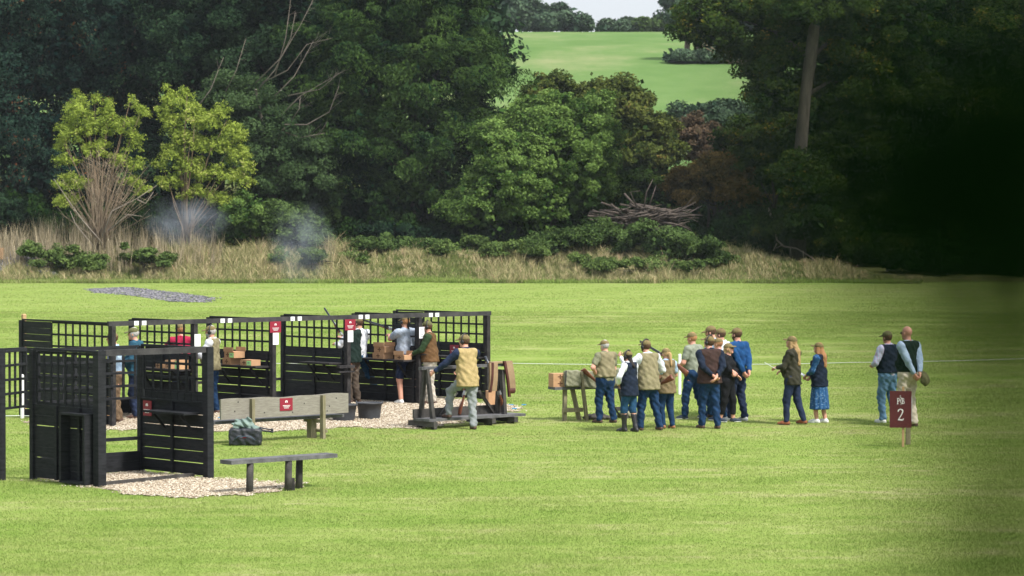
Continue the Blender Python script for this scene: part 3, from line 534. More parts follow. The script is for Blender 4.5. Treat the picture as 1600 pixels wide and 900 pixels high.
# dead branches, brush pile, fallen limb
def branches():
    b = W(440, 330, 199); b.z = float(gh(b.x, b.y)); t = MB(); d = 194.5
    for pts in (((400, 130), (440, 90), (470, 40), (490, 0)), ((395, 150), (430, 110), (455, 60), (462, 20)), ((440, 180), (470, 150), (505, 130), (540, 110)), ((430, 150), (460, 120), (490, 65)), ((445, 195), (480, 195), (515, 175), (530, 135)), ((440, 205), (470, 215), (508, 208)), ((450, 150), (500, 140), (530, 115)), ((410, 130), (450, 110), (480, 70), (520, 60)), ((350, 150), (370, 110), (385, 60)), ((455, 190), (468, 170), (470, 150)), ((300, 180), (330, 140), (350, 90)), ((430, 120), (447, 60), (455, 0))):
        pp = [W(x, y, d + random.uniform(-.4, .4)) - b for x, y in pts]; t.tube(pp, np.linspace(.05, .014, len(pp)), 5)
        for q in range(7):
            f = pp[-2].lerp(pp[-1], random.uniform(0, .9)); t.tube([f, f + Vector((random.uniform(-.2, 1.0), 0, random.uniform(-.2, .9)))], [.016, .005], 3)
    t.tube([Vector((0, 0, -.1)), W(420, 240, 197) - b, W(400, 140, d) - b], [.2, .15, .08], 6)
    t.tube([W(420, 240, 197) - b, W(445, 200, d) - b], [.1, .06], 6)
    tag(t.build('dead_tree', M['deadwood'], smooth=True), 'leafless pale branches fanning out in front of the dark evergreens', 'dead tree').location = b
    b = W(1005, 350, 193); b.z = float(gh(b.x, b.y)); t = MB()
    for k in range(85):
        cx, cy = random.uniform(945, 1068), random.uniform(320, 358); ln = random.uniform(20, 55); a = random.gauss(.12, .28) * (1 if random.random() < .7 else -1)
        cy = max(cy, 320 + abs(cx - 1005) * .3)
        p = [W(cx + (i - 1.5) * ln * .5 * math.cos(a), cy + (i - 1.5) * ln * .5 * math.sin(a) + random.uniform(-3, 3), 192 + random.uniform(-1.5, 1.5)) - b for i in range(4)]
        t.tube(p, [.08, .07, .05, .02], 5)
    for pts in (((1005, 330), (1010, 300), (1020, 280)), ((1015, 320), (1025, 290)), ((995, 325), (985, 300), (1000, 298))): t.tube([W(x, y, 191) - b for x, y in pts], np.linspace(.06, .02, len(pts)), 5)
    tag(t.build('brush_pile', M['brush'], smooth=True), 'heap of cut bare branches stacked at the wood edge', 'brush pile').location = b
    b = W(1240, 400, 189); b.z = float(gh(b.x, b.y)); t = MB()
    for pts, r0 in ((((1200, 325), (1210, 350), (1214, 375), (1225, 385), (1245, 388), (1262, 398), (1278, 410)), .085), (((1255, 392), (1256, 405)), .05), (((1268, 400), (1272, 412)), .05), (((1214, 380), (1208, 392)), .05), (((1235, 386), (1236, 400)), .04), (((1222, 383), (1212, 388)), .04)):
        t.tube([W(x, y, 188.5) - b for x, y in pts], np.linspace(r0, r0 * .3, len(pts)), 6)
    tag(t.build('fallen_branch', M['palebark'], smooth=True), 'pale crooked fallen branch sprawling onto the dry grass', 'branch').location = b
branches()
# beyond the field
FG = 'hazy trees on the skyline beyond the field'
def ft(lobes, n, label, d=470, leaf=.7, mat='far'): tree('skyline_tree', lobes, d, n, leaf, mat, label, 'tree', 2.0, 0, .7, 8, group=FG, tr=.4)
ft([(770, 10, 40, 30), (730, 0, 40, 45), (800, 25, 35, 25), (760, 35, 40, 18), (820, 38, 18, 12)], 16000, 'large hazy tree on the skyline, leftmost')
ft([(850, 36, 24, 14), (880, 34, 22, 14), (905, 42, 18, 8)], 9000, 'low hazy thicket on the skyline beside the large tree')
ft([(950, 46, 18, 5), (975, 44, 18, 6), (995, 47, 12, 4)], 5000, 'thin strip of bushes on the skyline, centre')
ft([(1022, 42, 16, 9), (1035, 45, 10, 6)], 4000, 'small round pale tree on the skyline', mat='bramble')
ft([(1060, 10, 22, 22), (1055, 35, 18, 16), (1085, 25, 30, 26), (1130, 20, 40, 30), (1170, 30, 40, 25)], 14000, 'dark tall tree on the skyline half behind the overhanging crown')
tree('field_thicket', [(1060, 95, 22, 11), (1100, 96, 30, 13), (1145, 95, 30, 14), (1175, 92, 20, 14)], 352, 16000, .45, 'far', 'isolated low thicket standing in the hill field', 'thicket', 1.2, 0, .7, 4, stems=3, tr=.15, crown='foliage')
def field_trunks():
    b = W(1090, 90, 356); b.z = float(gh(b.x, b.y)); t = MB()
    for x in (1072, 1076, 1088, 1092, 1096):
        t.tube([W(x, 95, 356) - b, W(x - 1, 75, 356) - b, W(x + 2, 45, 356) - b], [.22, .2, .15], 6)
    t.tube([W(1085, 88, 356) - b, W(1100, 72, 356) - b], .1, 5); t.tube([W(1110, 85, 356) - b, W(1128, 70, 356) - b], .1, 5)
    o = empty('slender_tree', b); t.build('trunk', M['bark'], o, smooth=True)
    V, F, v = leaves(np.array([W(1085, 30, 356)[:], W(1130, 72, 356)[:]]) - np.array(b[:]), [(3, 2.5, 2.5), (1.5, 1.5, .8)], 1.2, 5000, .5, .6); mesh_np('crown', V, F, M['far'], o, face_attr=v)
    tag(o, 'slender trunks rising from the thicket in the hill field', 'tree')
    b = W(1150, 80, 350); b.z = float(gh(b.x, b.y)); t = MB()
    for k in range(60): t.tube([Vector((random.uniform(-1, 1), 0, 0)), Vector((random.gauss(0, 2), random.uniform(-1, 1), random.uniform(1.5, 3.4)))], [.05, .02], 3)
    tag(t.build('bare_bush', M['twig']), 'leafless brown bush in the hill field thicket', 'bush').location = b
field_trunks()

# ---------------------------------------------------------------- stalls
def V3(q, z): return Vector((q[0], q[1], z))
def trellis(a, b, z0, z1, nv, nh, name='trellis', parent=None, mat='black', sag=0.0):
    """a,b 2D ends; z0,z1 ranges (the right end may sit lower)"""
    t = MB(); a = np.array(a); b = np.array(b)
    for i in range(nv + 1):
        f = i / nv; q = a + (b - a) * f; j = random.uniform(-.006, .006); t.bar(V3(q, z0 + j), V3(q, z1), .018, .036, up=(b[0] - a[0], b[1] - a[1], 0)) if False else t.bar(V3(q, z0), V3(q + (b - a) * random.uniform(-.002, .002), z1 - random.uniform(0, .01)), .018, .04, up=((b - a)[0], (b - a)[1], 0))
    nrm = np.array([(b - a)[1], -(b - a)[0]]); nrm = nrm / np.linalg.norm(nrm) * .019
    for k in range(nh + 1):
        z = z0 + (z1 - z0) * k / nh; t.bar(V3(a + nrm, z), V3(b + nrm, z + random.uniform(-.008, .008)), .018, .036)
    return t.build(name, M[mat], parent)
def boards(a, b, z0, z1, nb, gap=.014, name='board_panel', parent=None, mat='black', stud=True, th=.022):
    t = MB(); a = np.array(a); b = np.array(b); h = (z1 - z0) / nb
    for k in range(nb):
        g = gap * random.choice((.25, .6, 1, 1.2)) if gap else .002
        t.bar(V3(a, z0 + h * (k + .5) + random.uniform(-.002, .002)), V3(b, z0 + h * (k + .5) + random.uniform(-.004, .004)), th, h - g)
    if stud:
        nrm = np.array([(b - a)[1], -(b - a)[0]]); nrm = nrm / np.linalg.norm(nrm) * .032
        for f in ((.5,) if stud is True else stud): q = a + (b - a) * f - nrm; t.bar(V3(q, z0), V3(q, z1), .03, .055, up=((b - a)[0], (b - a)[1], 0))
    return t.build(name, M[mat], parent)
def post(q, z0, z1, w, parent, mat='black', name='post', ax=None):
    t = MB(); t.bar(V3(q, z0), V3(q, z1), w, w, up=(U[0], U[1], 0)); return t.build(name, M[mat], parent)
def beam(a, b, z, w, h, parent, mat='rail', name='top_rail', z2=None):
    t = MB(); t.bar(V3(a, z), V3(b, z if z2 is None else z2), w, h); return t.build(name, M[mat], parent)
def crown_mark(t, c, rt, s):
    """little white emblem over three rows of fine print, as on the crimson boards"""
    up = Vector((0, 0, 1)); c = Vector(c); rt = Vector(rt)
    def rc(x, z, w_, h_): p = c + rt * x + up * z; t.bar(p - rt * w_ / 2, p + rt * w_ / 2, .004, h_)
    rc(-.016 * s, .042 * s, .018 * s, .026 * s); rc(.014 * s, .040 * s, .016 * s, .022 * s); rc(0, .058 * s, .034 * s, .010 * s)
    for k, wd in enumerate((.15, .125, .095)): rc(0, -.018 * s - k * .020 * s, wd * s, .007 * s)
def redsign(c, rt, w_, h_, parent, face, label='crimson safety board with white emblem and three lines of print'):
    """c centre, rt right direction, face = direction it faces"""
    c = Vector(c); rt = Vector(rt).normalized(); f = Vector(face).normalized(); t = MB(); t.bar(c - rt * w_ / 2, c + rt * w_ / 2, .008, h_)
    o = t.build('sign_board', M['red'], parent); o['label'] = label
    t = MB(); crown_mark(t, c + f * .0065, rt, h_ / .2); t.build('lettering', M['white'], o)
def notice(c, rt, w_, h_, parent, face, name='paper_notice'):
    c = Vector(c); rt = Vector(rt).normalized(); f = Vector(face).normalized(); t = MB(); t.bar(c - rt * w_ / 2, c + rt * w_ / 2, .004, h_); o = t.build(name, M['paper'], parent)
    t = MB()
    for k in range(5): p = c + f * .0045 + Vector((0, 0, h_ * (.3 - k * .15))); ww = w_ * random.uniform(.15, .3); t.bar(p - rt * ww, p + rt * ww, .003, h_ * .035)
    t.build('print', M['ink'], o)
def tags(o0, t, z, parent):
    for k, dx in enumerate((0, .17)):
        q = o0 + U * (t + dx) - Vv * .031; b = MB(); b.bar(V3(q - U * .048, z), V3(q + U * .048, z), .004, .078); pl = b.build('number_tag', M['paper'], parent)
        b = MB(); q2 = q - Vv * .004
        b.bar(V3(q2 - U * .015, z + .02), V3(q2 + U * .02, z + .02), .003, .012); b.bar(V3(q2 - U * .02, z - .012), V3(q2 + U * .015, z - .012), .003, .012); b.build('print', M['ink'], pl)
UX = Vector((U[0], U[1], 0)); VX = Vector((Vv[0], Vv[1], 0))
# nearest stall
st = empty('shooting_stall', V3(A0, 0)); so_ = Vector(st.location)
def under(root):   # keep world coordinates while parenting to a placed empty
    for c in root.children: c.matrix_parent_inverse = Matrix.Translation(-Vector(root.location))
w1, d1 = 1.87, 1.65
cA, cB, cC, cD = wpt(A0, 0, 0), wpt(A0, w1, 0), wpt(A0, w1, d1), wpt(A0, 0, d1)
# note: the side walls run back from the front beam; the right wall faces the camera
post(cA, 0, 1.89, .13, st); post(cB, 0, 1.89, .11, st); post(cC, 0, 1.86, .08, st); post(cD, 0, 1.86, .08, st)
beam(wpt(A0, .07, 0), wpt(A0, w1 - .056, 0), 1.855, .06, .085, st); beam(wpt(A0, 0, .07), wpt(A0, 0, d1 - .042), 1.87, .05, .035, st, 'black'); beam(wpt(A0, w1, .058), wpt(A0, w1, d1 - .042), 1.87, .05, .035, st, 'black')
beam(wpt(A0, .042, d1), wpt(A0, w1 - .042, d1), 1.85, .04, .035, st, 'black', 'back_rail')
trellis(wpt(A0, 0, .12), wpt(A0, 0, d1 - .1), 1.10, 1.83, 8, 4, parent=st); trellis(wpt(A0, w1, .12), wpt(A0, w1, d1 - .1), 1.22, 1.83, 7, 3, parent=st)
trellis(wpt(A0, .1, d1), wpt(A0, w1 - .1, d1), 1.10, 1.83, 8, 4, parent=st)
boards(wpt(A0, 0, .068), wpt(A0, 0, d1 - .042), .03, 1.08, 7, .011, parent=st, stud=(.25, .62)); boards(wpt(A0, w1, .058), wpt(A0, w1, d1 - .042), .04, 1.08, 6, .014, parent=st, stud=(.5,))
t = MB()
for k in range(9): q = wpt(A0, w1, .15 + k * .165); t.bar(V3(q, 1.075), V3(q, 1.205), .02, .145, up=(Vv[0], Vv[1], 0))
t.bar(V3(wpt(A0, w1 - .015, .06), 1.085), V3(wpt(A0, w1 - .015, d1 - .05), 1.085), .045, .03); t.build('mid_rail', M['black'], st)
# alcove box on the outside of the left wall
t = MB(); a_ = wpt(A0, -.09, .14); b_ = wpt(A0, -.09, .72)
for p0, p1, wdt, hh in ((V3(a_, .62), V3(a_, .02), .17, .05), (V3(b_, .62), V3(b_, .02), .17, .05)): t.bar(V3(p0.xy, .06), V3(p0.xy, .98), .16, .045, up=(Vv[0], Vv[1], 0))
t.bar(V3(wpt(A0, -.09, .12), .995), V3(wpt(A0, -.09, .74), .995), .17, .03); t.bar(V3(wpt(A0, -.09, .12), .045), V3(wpt(A0, -.09, .74), .045), .17, .03)
t.build('alcove_box', M['black'], st)
beam(wpt(A0, .042, d1), wpt(A0, w1 - .042, d1), .50, .04, .05, st, 'black', 'back_rail'); boards(wpt(A0, .042, d1), wpt(A0, w1 - .042, d1), .02, .31, 2, .0, 'kick_board', st, stud=False)
t = MB(); t.bar(V3(wpt(A0, .06, 0), .045), V3(wpt(A0, w1 - .05, .3), .045), .05, .05); t.build('threshold', M['darkgrey'], st)
t = MB(); t.bar(V3(wpt(A0, w1 - .16, .18), .93), V3(wpt(A0, w1 - .16, .18 + 1.0), .93), .28, .03); sh = t.build('shelf', M['black'], st)
for v_ in (.35, 1.0): t = MB(); t.bar(V3(wpt(A0, w1 - .03, v_), .68), V3(wpt(A0, w1 - .24, v_), .90), .03, .03); t.build('bracket', M['black'], sh)
redsign(V3(wpt(A0, w1 - .05, d1 - .23), .95), -VX, .20, .22, st, -UX)
tag(st, 'nearest black timber stall with trellis walls and a gravel floor', 'shooting stall'); under(st)
# post and trellis at the far left edge
lf = empty('trellis_screen', V3(W(2, 750, 40.3).xy, 0)); q0 = np.array([(1 - 800) / FPX * 40.4, 40.4]); q1 = np.array([(40 - 800) / FPX * 41.0, 41.0])
post(q0, 0, 1.88, .09, lf, 'black'); trellis(q0 + U * .05, q1, 1.02, 1.83, 4, 4, parent=lf); q2 = q0 - U * 1.1
trellis(q0 - U * .05, q2, 1.02, 1.83, 4, 4, parent=lf); post(q2 - U * .05, 0, 1.88, .09, lf, 'black'); beam(q2, q1, 1.85, .04, .04, lf, 'black')
tag(lf, 'black trellis screen on posts cut by the left edge, beside the nearest stall', 'trellis screen'); under(lf)
# the long rear row
row = empty('shooting_stand_row', V3(F0, 0)); rw = 9.12; bay = rw / 5; RZ = .0
def gz(q): return float(gh(q[0], q[1]))
beam(wpt(F0, -.1, 0), wpt(F0, rw + .08, 0), 1.865, .055, .085, row, 'rail', 'top_rail')
for k in range(6):
    o_ = wpt(F0, k * bay, 0); ln = 2.0 if 0 < k < 5 else (2.95 if k == 0 else 2.85); e_ = wpt(F0, k * bay, ln); z0 = gz(o_)
    dv = empty('divider', (0, 0, 0)); dv.parent = row
    post(wpt(F0, k * bay, 0.0), z0 - .02, 1.82, .085, dv, 'blackpost'); post(e_, z0 - .02, 1.86, .08, dv)
    beam(wpt(F0, k * bay, .05), wpt(F0, k * bay, ln - .04), 1.87, .04, .032, dv, 'black', 'cap_rail')
    sp = 1.95 if ln > 2.5 else ln - .05
    trellis(wpt(F0, k * bay, .1), wpt(F0, k * bay, sp), 1.24 if k else 1.2, 1.84, 8, 3, parent=dv)
    boards(wpt(F0, k * bay, .045), wpt(F0, k * bay, ln - .04), z0 + .03, 1.23, 7, .010, parent=dv, stud=(.05, .5))
    if ln > 2.5: boards(wpt(F0, k * bay, 1.98), wpt(F0, k * bay, ln - .04), 1.24, 1.85, 5, .012, 'solid_panel', dv, stud=False)
    if k == 5: redsign(V3(wpt(F0, k * bay - .05, .95), 1.10), -VX, .26, .2, dv, -UX)
    if 0 < k < 6:
        s0, s1 = (.12, 1.05) if k == 3 else (.06, 1.5)
        t = MB(); t.bar(V3(wpt(F0, k * bay - .19, s0), .97), V3(wpt(F0, k * bay - .19, s1), .97), .34, .03); sh = t.build('shelf', M['blackpost'], dv)
        for v_ in (s0 + .25, s1 - .2): t = MB(); t.bar(V3(wpt(F0, k * bay - .035, v_), .62), V3(wpt(F0, k * bay - .30, v_), .95), .03, .035); t.build('bracket', M['black'], sh)
    if 0 < k < 5:
        if k in (2, 3): redsign(V3(wpt(F0, k * bay + .02, -.052), 1.72), UX, .26, .21, dv, -VX)
        notice(V3(wpt(F0, k * bay + .03, -.048), 1.50 if k in (2, 3) else 1.52), UX, .135, .225, dv, -VX)
    tags(F0, [.5, .62, .45, .30, .28, .2][k] + k * bay - (0 if k else 0), 1.865, row) if k < 5 else None
for k in range(5):
    a_, b_ = wpt(F0, k * bay + .05, 2.0), wpt(F0, (k + 1) * bay - .05, 2.0); z0 = gz(a_)
    beam(a_, b_, .60, .04, .05, row, 'blackpost', 'back_rail'); boards(a_, b_, z0 + .02, .36, 2, .0, 'kick_board', row, stud=False)
t = MB(); t.bar(V3(wpt(F0, rw + .045, .05), 1.60), V3(wpt(F0, rw + .045, .05), 1.83), .07, .05); t.build('corner_brace', M['black'], row)
t = MB(); t.bar(V3(wpt(F0, 3 * bay + .06, -.1), .92), V3(wpt(F0, 3 * bay - .32, -.1), .92), .10, .05); t.bar(V3(wpt(F0, 3 * bay + .06, -.1), .82), V3(wpt(F0, 3 * bay - .32, -.1), .82), .08, .03); t.build('gun_rest', M['blackpost'], row)
tag(row, 'long row of five black timber shooting bays joined by one top rail', 'shooting stand')
for c in row.children: c.matrix_parent_inverse = Matrix.Translation(-Vector(row.location))
def stake(px, py0, py1, w_, mat, label, name='wooden_stake', cat='stake', d=None, grp=None):
    b = P(px, py0) if d is None else V3(((px - 800) / FPX * d, d), float(gh((px - 800) / FPX * d, d))); h = W(px, py1, b.y).z - b.z; t = MB(); t.bar((0, 0, -.05), (0, 0, h), w_, w_, up=(U[0], U[1], 0)); t.bar((0, 0, h), (0, 0, h + .02), w_, w_, up=(U[0], U[1], 0), w2=w_ * .6, h2=w_ * .6)
    o = tag(t.build(name, M[mat]), label, cat, grp); o.location = b; return o
stake(37, 652, 492, .07, 'stake', 'pale wooden stake behind the left end of the row', d=54.2)
stake(171, 656, 556, .08, 'stake', 'pale wooden stake at the left post of the row, beside brown trousers')
# rope lines on low white posts
def rope(pts, r, label, name='boundary_rope'):
    t = MB(); P3 = []
    for a, b in zip(pts[:-1], pts[1:]):
        for i in range(8): f = i / 8; q = a.lerp(b, f); q = q - Vector((0, 0, .015 * 4 * f * (1 - f))); P3.append(q)
    P3.append(pts[-1]); t.tube(P3, r, 5); return tag(t.build(name, M['rope'], smooth=True), label, 'rope')
dr = 59.5
def rp(px, py): return W(px, py, dr)
rope([rp(380, 567.5), rp(765, 567), rp(1062, 569.5), rp(1330, 566.5), rp(1640, 559)], .007, 'pale boundary rope stretched across the lawn behind the people')
post_b = []
for px, y0, lab in ((1062, None, 'short white rope post behind the jeans group of people'),):
    b = V3((rp(px, 0).x, dr - .05), gz((rp(px, 0).x, dr))); t = MB(); t.tube([(0, 0, -.05), (0, 0, .84), (0, 0, .85)], [.034, .034, .02], 10); t.bar((-.0, .03, .78), (.0, .06, .78), .03, .03)
    tag(t.build('rope_post', M['white'], smooth=False), lab, 'post', 'white rope posts').location = b
b = P(34, 654); t = MB(); t.tube([(0, 0, -.05), (0, 0, .8), (0, 0, .82)], [.035, .035, .02], 10); t.bar((0, .03, .0), (0, .2, 0), .03, .03) if False else None
tag(t.build('rope_post', M['white']), 'short white rope post at the left edge behind the trellis', 'post', 'white rope posts').location = b
a_ = P(34, 654); rope([Vector((a_.x - 3, a_.y + .2, .02 + gz((a_.x - 3, a_.y)))) + Vector((0, 0, .02)), Vector((a_.x - .04, a_.y, a_.z + .05)), Vector((a_.x + 1.0, a_.y + .3, a_.z + .06))], .010, 'pale rope lying low on the grass at the left edge')

# ---------------------------------------------------------------- benches
def bench1():
    a = W(352, 719, 38.2); b = W(518, 712, 39.4); a.z = .44; b.z = .44; r = empty('bench', (a.x, a.y, 0)); o = Vector((a.x, a.y, 0)); u = (b - a).normalized(); n = Vector((-u.y, u.x, 0))
    t = MB(); t.bar(a - o, b - o, .26, .055); s_ = t.build('seat', M['benchtop'], r)
    L_ = (b - a).length
    for f, nn in ((.19, -.07), (.55, -.07), (.72, .09)):
        t = MB(); q = a + u * (L_ * f) + n * nn - o; t.tube([(q.x, q.y, -.05), (q.x + .01, q.y, .41)], [.052, .048], 10); t.build('leg', M['darkgrey'], r, smooth=True)
    t = MB(); q = a + u * (L_ * .56) - o + n * -.02; t.bar((q.x + .08, q.y, -.02), (q.x + .08, q.y, .17), .04, .06); t.build('leg_stub', M['darkgrey'], r)
    tag(r, 'low backless plank bench on round posts beside the nearest stall', 'bench')
bench1()
def bench2():
    b = W(543, 632, 48.75); a = b - UX * 2.72; r = empty('bench', (a.x, a.y, 0)); o = Vector((a.x, a.y, 0)); u = UX
    t = MB(); K = 24
    for i in range(K):
        p0 = a + u * 2.72 * i / K - o; p1 = a + u * 2.72 * (i + 1) / K - o; zt = lambda f: .755 + .008 * math.sin(f * 9) + .006 * math.sin(f * 23)
        n0, n1 = VX * .02, VX * -.02; f0, f1 = i / K, (i + 1) / K
        V = [(p0 + n1), (p1 + n1), (p1 + n0), (p0 + n0)]; VV = [(v.x, v.y, .42) for v in V] + [(v.x, v.y, zt(f)) for v, f in zip(V, (f0, f1, f1, f0))]
        Q = [(0, 1, 5, 4), (1, 2, 6, 5), (2, 3, 7, 6), (3, 0, 4, 7), (4, 5, 6, 7), (3, 2, 1, 0)]
        Q = [(0, 1, 5, 4), (2, 3, 7, 6), (4, 5, 6, 7), (3, 2, 1, 0)] + ([(3, 0, 4, 7)] if i == 0 else []) + ([(1, 2, 6, 5)] if i == K - 1 else []); t.add(VV, Q)
    bk = t.build('backrest', M['grey'], r)
    t = MB()
    for x_, z_ in ((.35, .7), (.9, .5), (1.5, .48), (1.75, .62), (2.3, .55), (2.45, .68), (2.25, .47), (.28, .55)): q = u * x_ - VX * .0215; t.tube([(q.x, q.y, z_), (q.x - VX.x * .003, q.y - VX.y * .003, z_)], [.014, .012], 8)
    t.build('knot', M['darkgrey'], bk)
    t = MB(); q = VX * .30; t.bar(q - u * .1 + Vector((0, 0, .36)), q + u * 2.75 + Vector((0, 0, .36)), .34, .05); t.build('seat', M['benchtop'], r)
    for f in (.62, 2.13):
        q = u * f - VX * .05
        t = MB(); t.bar(V3(q, -.05), V3(q, .745), .085, .06, up=(U[0], U[1], 0)); t.build('back_post', M['greypost'], r)
        t = MB(); t.bar(V3(q + VX * .30, -.05), V3(q + VX * .30, .33), .12, .12, up=(U[0], U[1], 0)); t.bar(V3(q + VX * .04, .30), V3(q + VX * .5, .30), .04, .06); t.bar(V3(q - VX * .05 + UX * .05, .13), V3(q + VX * .25 + UX * .05, .13), .035, .045); t.build('leg', M['greypost'], r)
    c = a + u * 1.36 - o - VX * .026; redsign(Vector((c.x, c.y, .62)), u, .27, .21, r, -VX, 'crimson notice board with white emblem on the backrest')
    tag(r, 'weathered grey timber bench seen from behind with a crimson board on its backrest', 'bench')
bench2()
# gun rack with two A-frames
def rack():
    a = np.array([-1.62, 50.6]); r = empty('gun_rack', V3(a, 0)); L_ = 2.2; z0 = gz(a)
    def q(f, v, z): p = U * f + Vv * v; return Vector((p[0], p[1], z))
    for f in (.12, 1.93):
        for s in ((-1, 1)):
            t = MB(); t.bar(q(f + (0 if s < 0 else .04), s * .22, z0 - .02), q(f, s * .03, 1.07), .075, .075, up=(U[0], U[1], 0), w2=.06, h2=.06) if f < 1 else t.bar(q(f, s * .10, .14), q(f, s * .03, 1.0), .08, .07, up=(U[0], U[1], 0)); t.build('frame_leg', M['darkgrey'], r)
    t = MB(); t.bar(q(-.02, 0, 1.085), q(L_ - .05, 0, 1.085), .09, .05); t.build('top_bar', M['benchtop'], r)
    t = MB(); t.bar(q(-.02, -.03, .17), q(L_ + .12, -.03, .17), .44, .045); t.build('base_board', M['benchtop'], r)
    t = MB(); t.bar(q(-.02, .19, .27), q(L_ - .1, .19, .27), .04, .16); t.build('back_board', M['darkgrey'], r)
    for f in (.05, 1.45, 2.0):
        t = MB(); t.bar(q(f, -.34, .10), q(f, .36, .10), .09, .09); t.bar(q(f, -.24, .0), q(f, -.12, .0), .08, .14) if f > .5 else None; t.build('skid', M['darkgrey'], r)
    for f, g in ((.75, 1.05), (1.6, 1.25)):
        t = MB(); t.bar(q(.55 if f < 1 else 1.88, .12, .2), q(.95 if f < 1 else 1.50, .12, .62), .045, .05); t.build('brace', M['darkgrey'], r)
    tag(r, 'dark timber gun rack with A-frame ends and a long base board', 'gun rack'); return q
rq = rack(); RA = Vector((-1.62, 50.6, 0))

# ---------------------------------------------------------------- guns
def gun(butt, muzzle, label, up=(0, 0, 1), broken=0.0, grp='shotguns'):
    butt = Vector(butt); muzzle = Vector(muzzle); d = (muzzle - butt).normalized(); Lg = 1.14; upv = Vector(up); x = d.cross(upv).normalized(); n = x.cross(d).normalized()
    r = empty('shotgun', butt)
    def q(f, h, dd=None): return d * f + n * h
    hinge = q(.43, 0); bd = (Matrix.Rotation(-broken, 3, x) @ d); bn = (Matrix.Rotation(-broken, 3, x) @ n)
    t = MB()   # stock
    secs = [(0, -.075, .020, .062), (.03, -.07, .022, .060), (.16, -.045, .020, .045), (.27, -.018, .017, .028), (.33, -.012, .016, .022), (.39, 0, .017, .025)]
    Vs = []; nn = 10
    for f, h, wx, hz in secs:
        for j in range(nn): a = 2 * math.pi * j / nn; Vs.append(tuple(q(f, h) + x * wx * math.cos(a) + n * hz * math.sin(a)))
    Q = [(i * nn + j, i * nn + (j + 1) % nn, (i + 1) * nn + (j + 1) % nn, (i + 1) * nn + j) for i in range(len(secs) - 1) for j in range(nn)]
    Vs += [tuple(q(0, -.075)), tuple(q(.39, 0))]; T = [(60, (j + 1) % nn, j) for j in range(nn)] + [(61, 50 + j, 50 + (j + 1) % nn) for j in range(nn)]; t.add(Vs, Q, T); t.build('stock', M['walnut'], r, smooth=True)
    t = MB(); t.bar(q(.37, .0), q(.45, .0), .040, .052, up=n); t.tube([q(.33, -.02), q(.35, -.055), q(.40, -.055), q(.42, -.025)], .004, 5); t.build('receiver', M['silver'], r)
    t = MB(); t.bar(hinge + bd * .02 - bn * .022, hinge + bd * .26 - bn * .014, .040, .03, up=bn, w2=.03, h2=.02); t.build('fore_end', M['walnut'], r)
    t = MB(); 
    for s in (-.0005, .022): t.tube([hinge + bn * (s - .004), hinge + bd * .71 + bn * (s - .006)], [.0125, .0105], 8)
    t.build('barrels', M['steel'], r, smooth=True)
    tag(r, label, 'shotgun', grp); return r
gun(RA + rq(1.98, -.12, .21), RA + rq(1.52, .0, 1.30), 'shotgun leaning on the right end of the rack, stock down', up=(.6, -.6, .3))
gun(RA + rq(1.05, .10, .20), RA + rq(1.22, .03, 1.30), 'shotgun standing in the rack by the raised boot, red brown stock lowest', up=(.6, -.6, .2))
gun(RA + rq(.80, .13, .20), RA + rq(.98, .03, 1.30), 'shotgun standing in the rack, second from the left leg', up=(.6, -.6, .2))
def slip():
    r = empty('gun_slip', RA + rq(1.75, 0, 1.11)); o = RA + rq(1.75, 0, 1.11)
    def dr_(f0, s, wdt, ztop, zbot, lean, mat, nm):
        t = MB(); K = 8; V = []
        for i in range(K + 1):
            f = i / K; z = ztop + (zbot - ztop) * f; off = (.07 + .02 * math.sin(f * 3)) * s; fx = f0 + lean * f
            ww = wdt * (1 - .12 * f); 
            for j, k_ in ((-1, 0), (1, 0), (1, 1), (-1, 1)): V.append(tuple(RA + rq(fx + j * ww / 2, off + k_ * .035 * s, z) - o))
        Q = [(i * 4 + j, i * 4 + (j + 1) % 4, i * 4 + 4 + (j + 1) % 4, i * 4 + 4 + j) for i in range(K) for j in range(4)] + [(3, 2, 1, 0), (K * 4, K * 4 + 1, K * 4 + 2, K * 4 + 3)]; t.add(V, Q); return t.build(nm, M[mat], r)
    dr_(1.66, -1, .20, 1.14, .62, -.02, 'tan_slip', 'pouch'); dr_(1.63, -1.12, .05, 1.14, .60, -.06, 'leather', 'trim'); dr_(2.02, -1, .20, 1.16, .62, .10, 'tan_slip', 'pouch'); dr_(1.93, -1.1, .05, 1.16, .5, .12, 'leather', 'trim'); dr_(2.10, -1.06, .16, .66, .56, .0, 'leather', 'tip')
    t = MB(); t.bar(RA + rq(1.62, 0, 1.135) - o, RA + rq(2.08, 0, 1.135) - o, .16, .03); t.build('fold', M['tan_slip'], r)
    tag(r, 'tan canvas gun slip with brown leather trim hung over the rack end', 'gun slip')
slip()

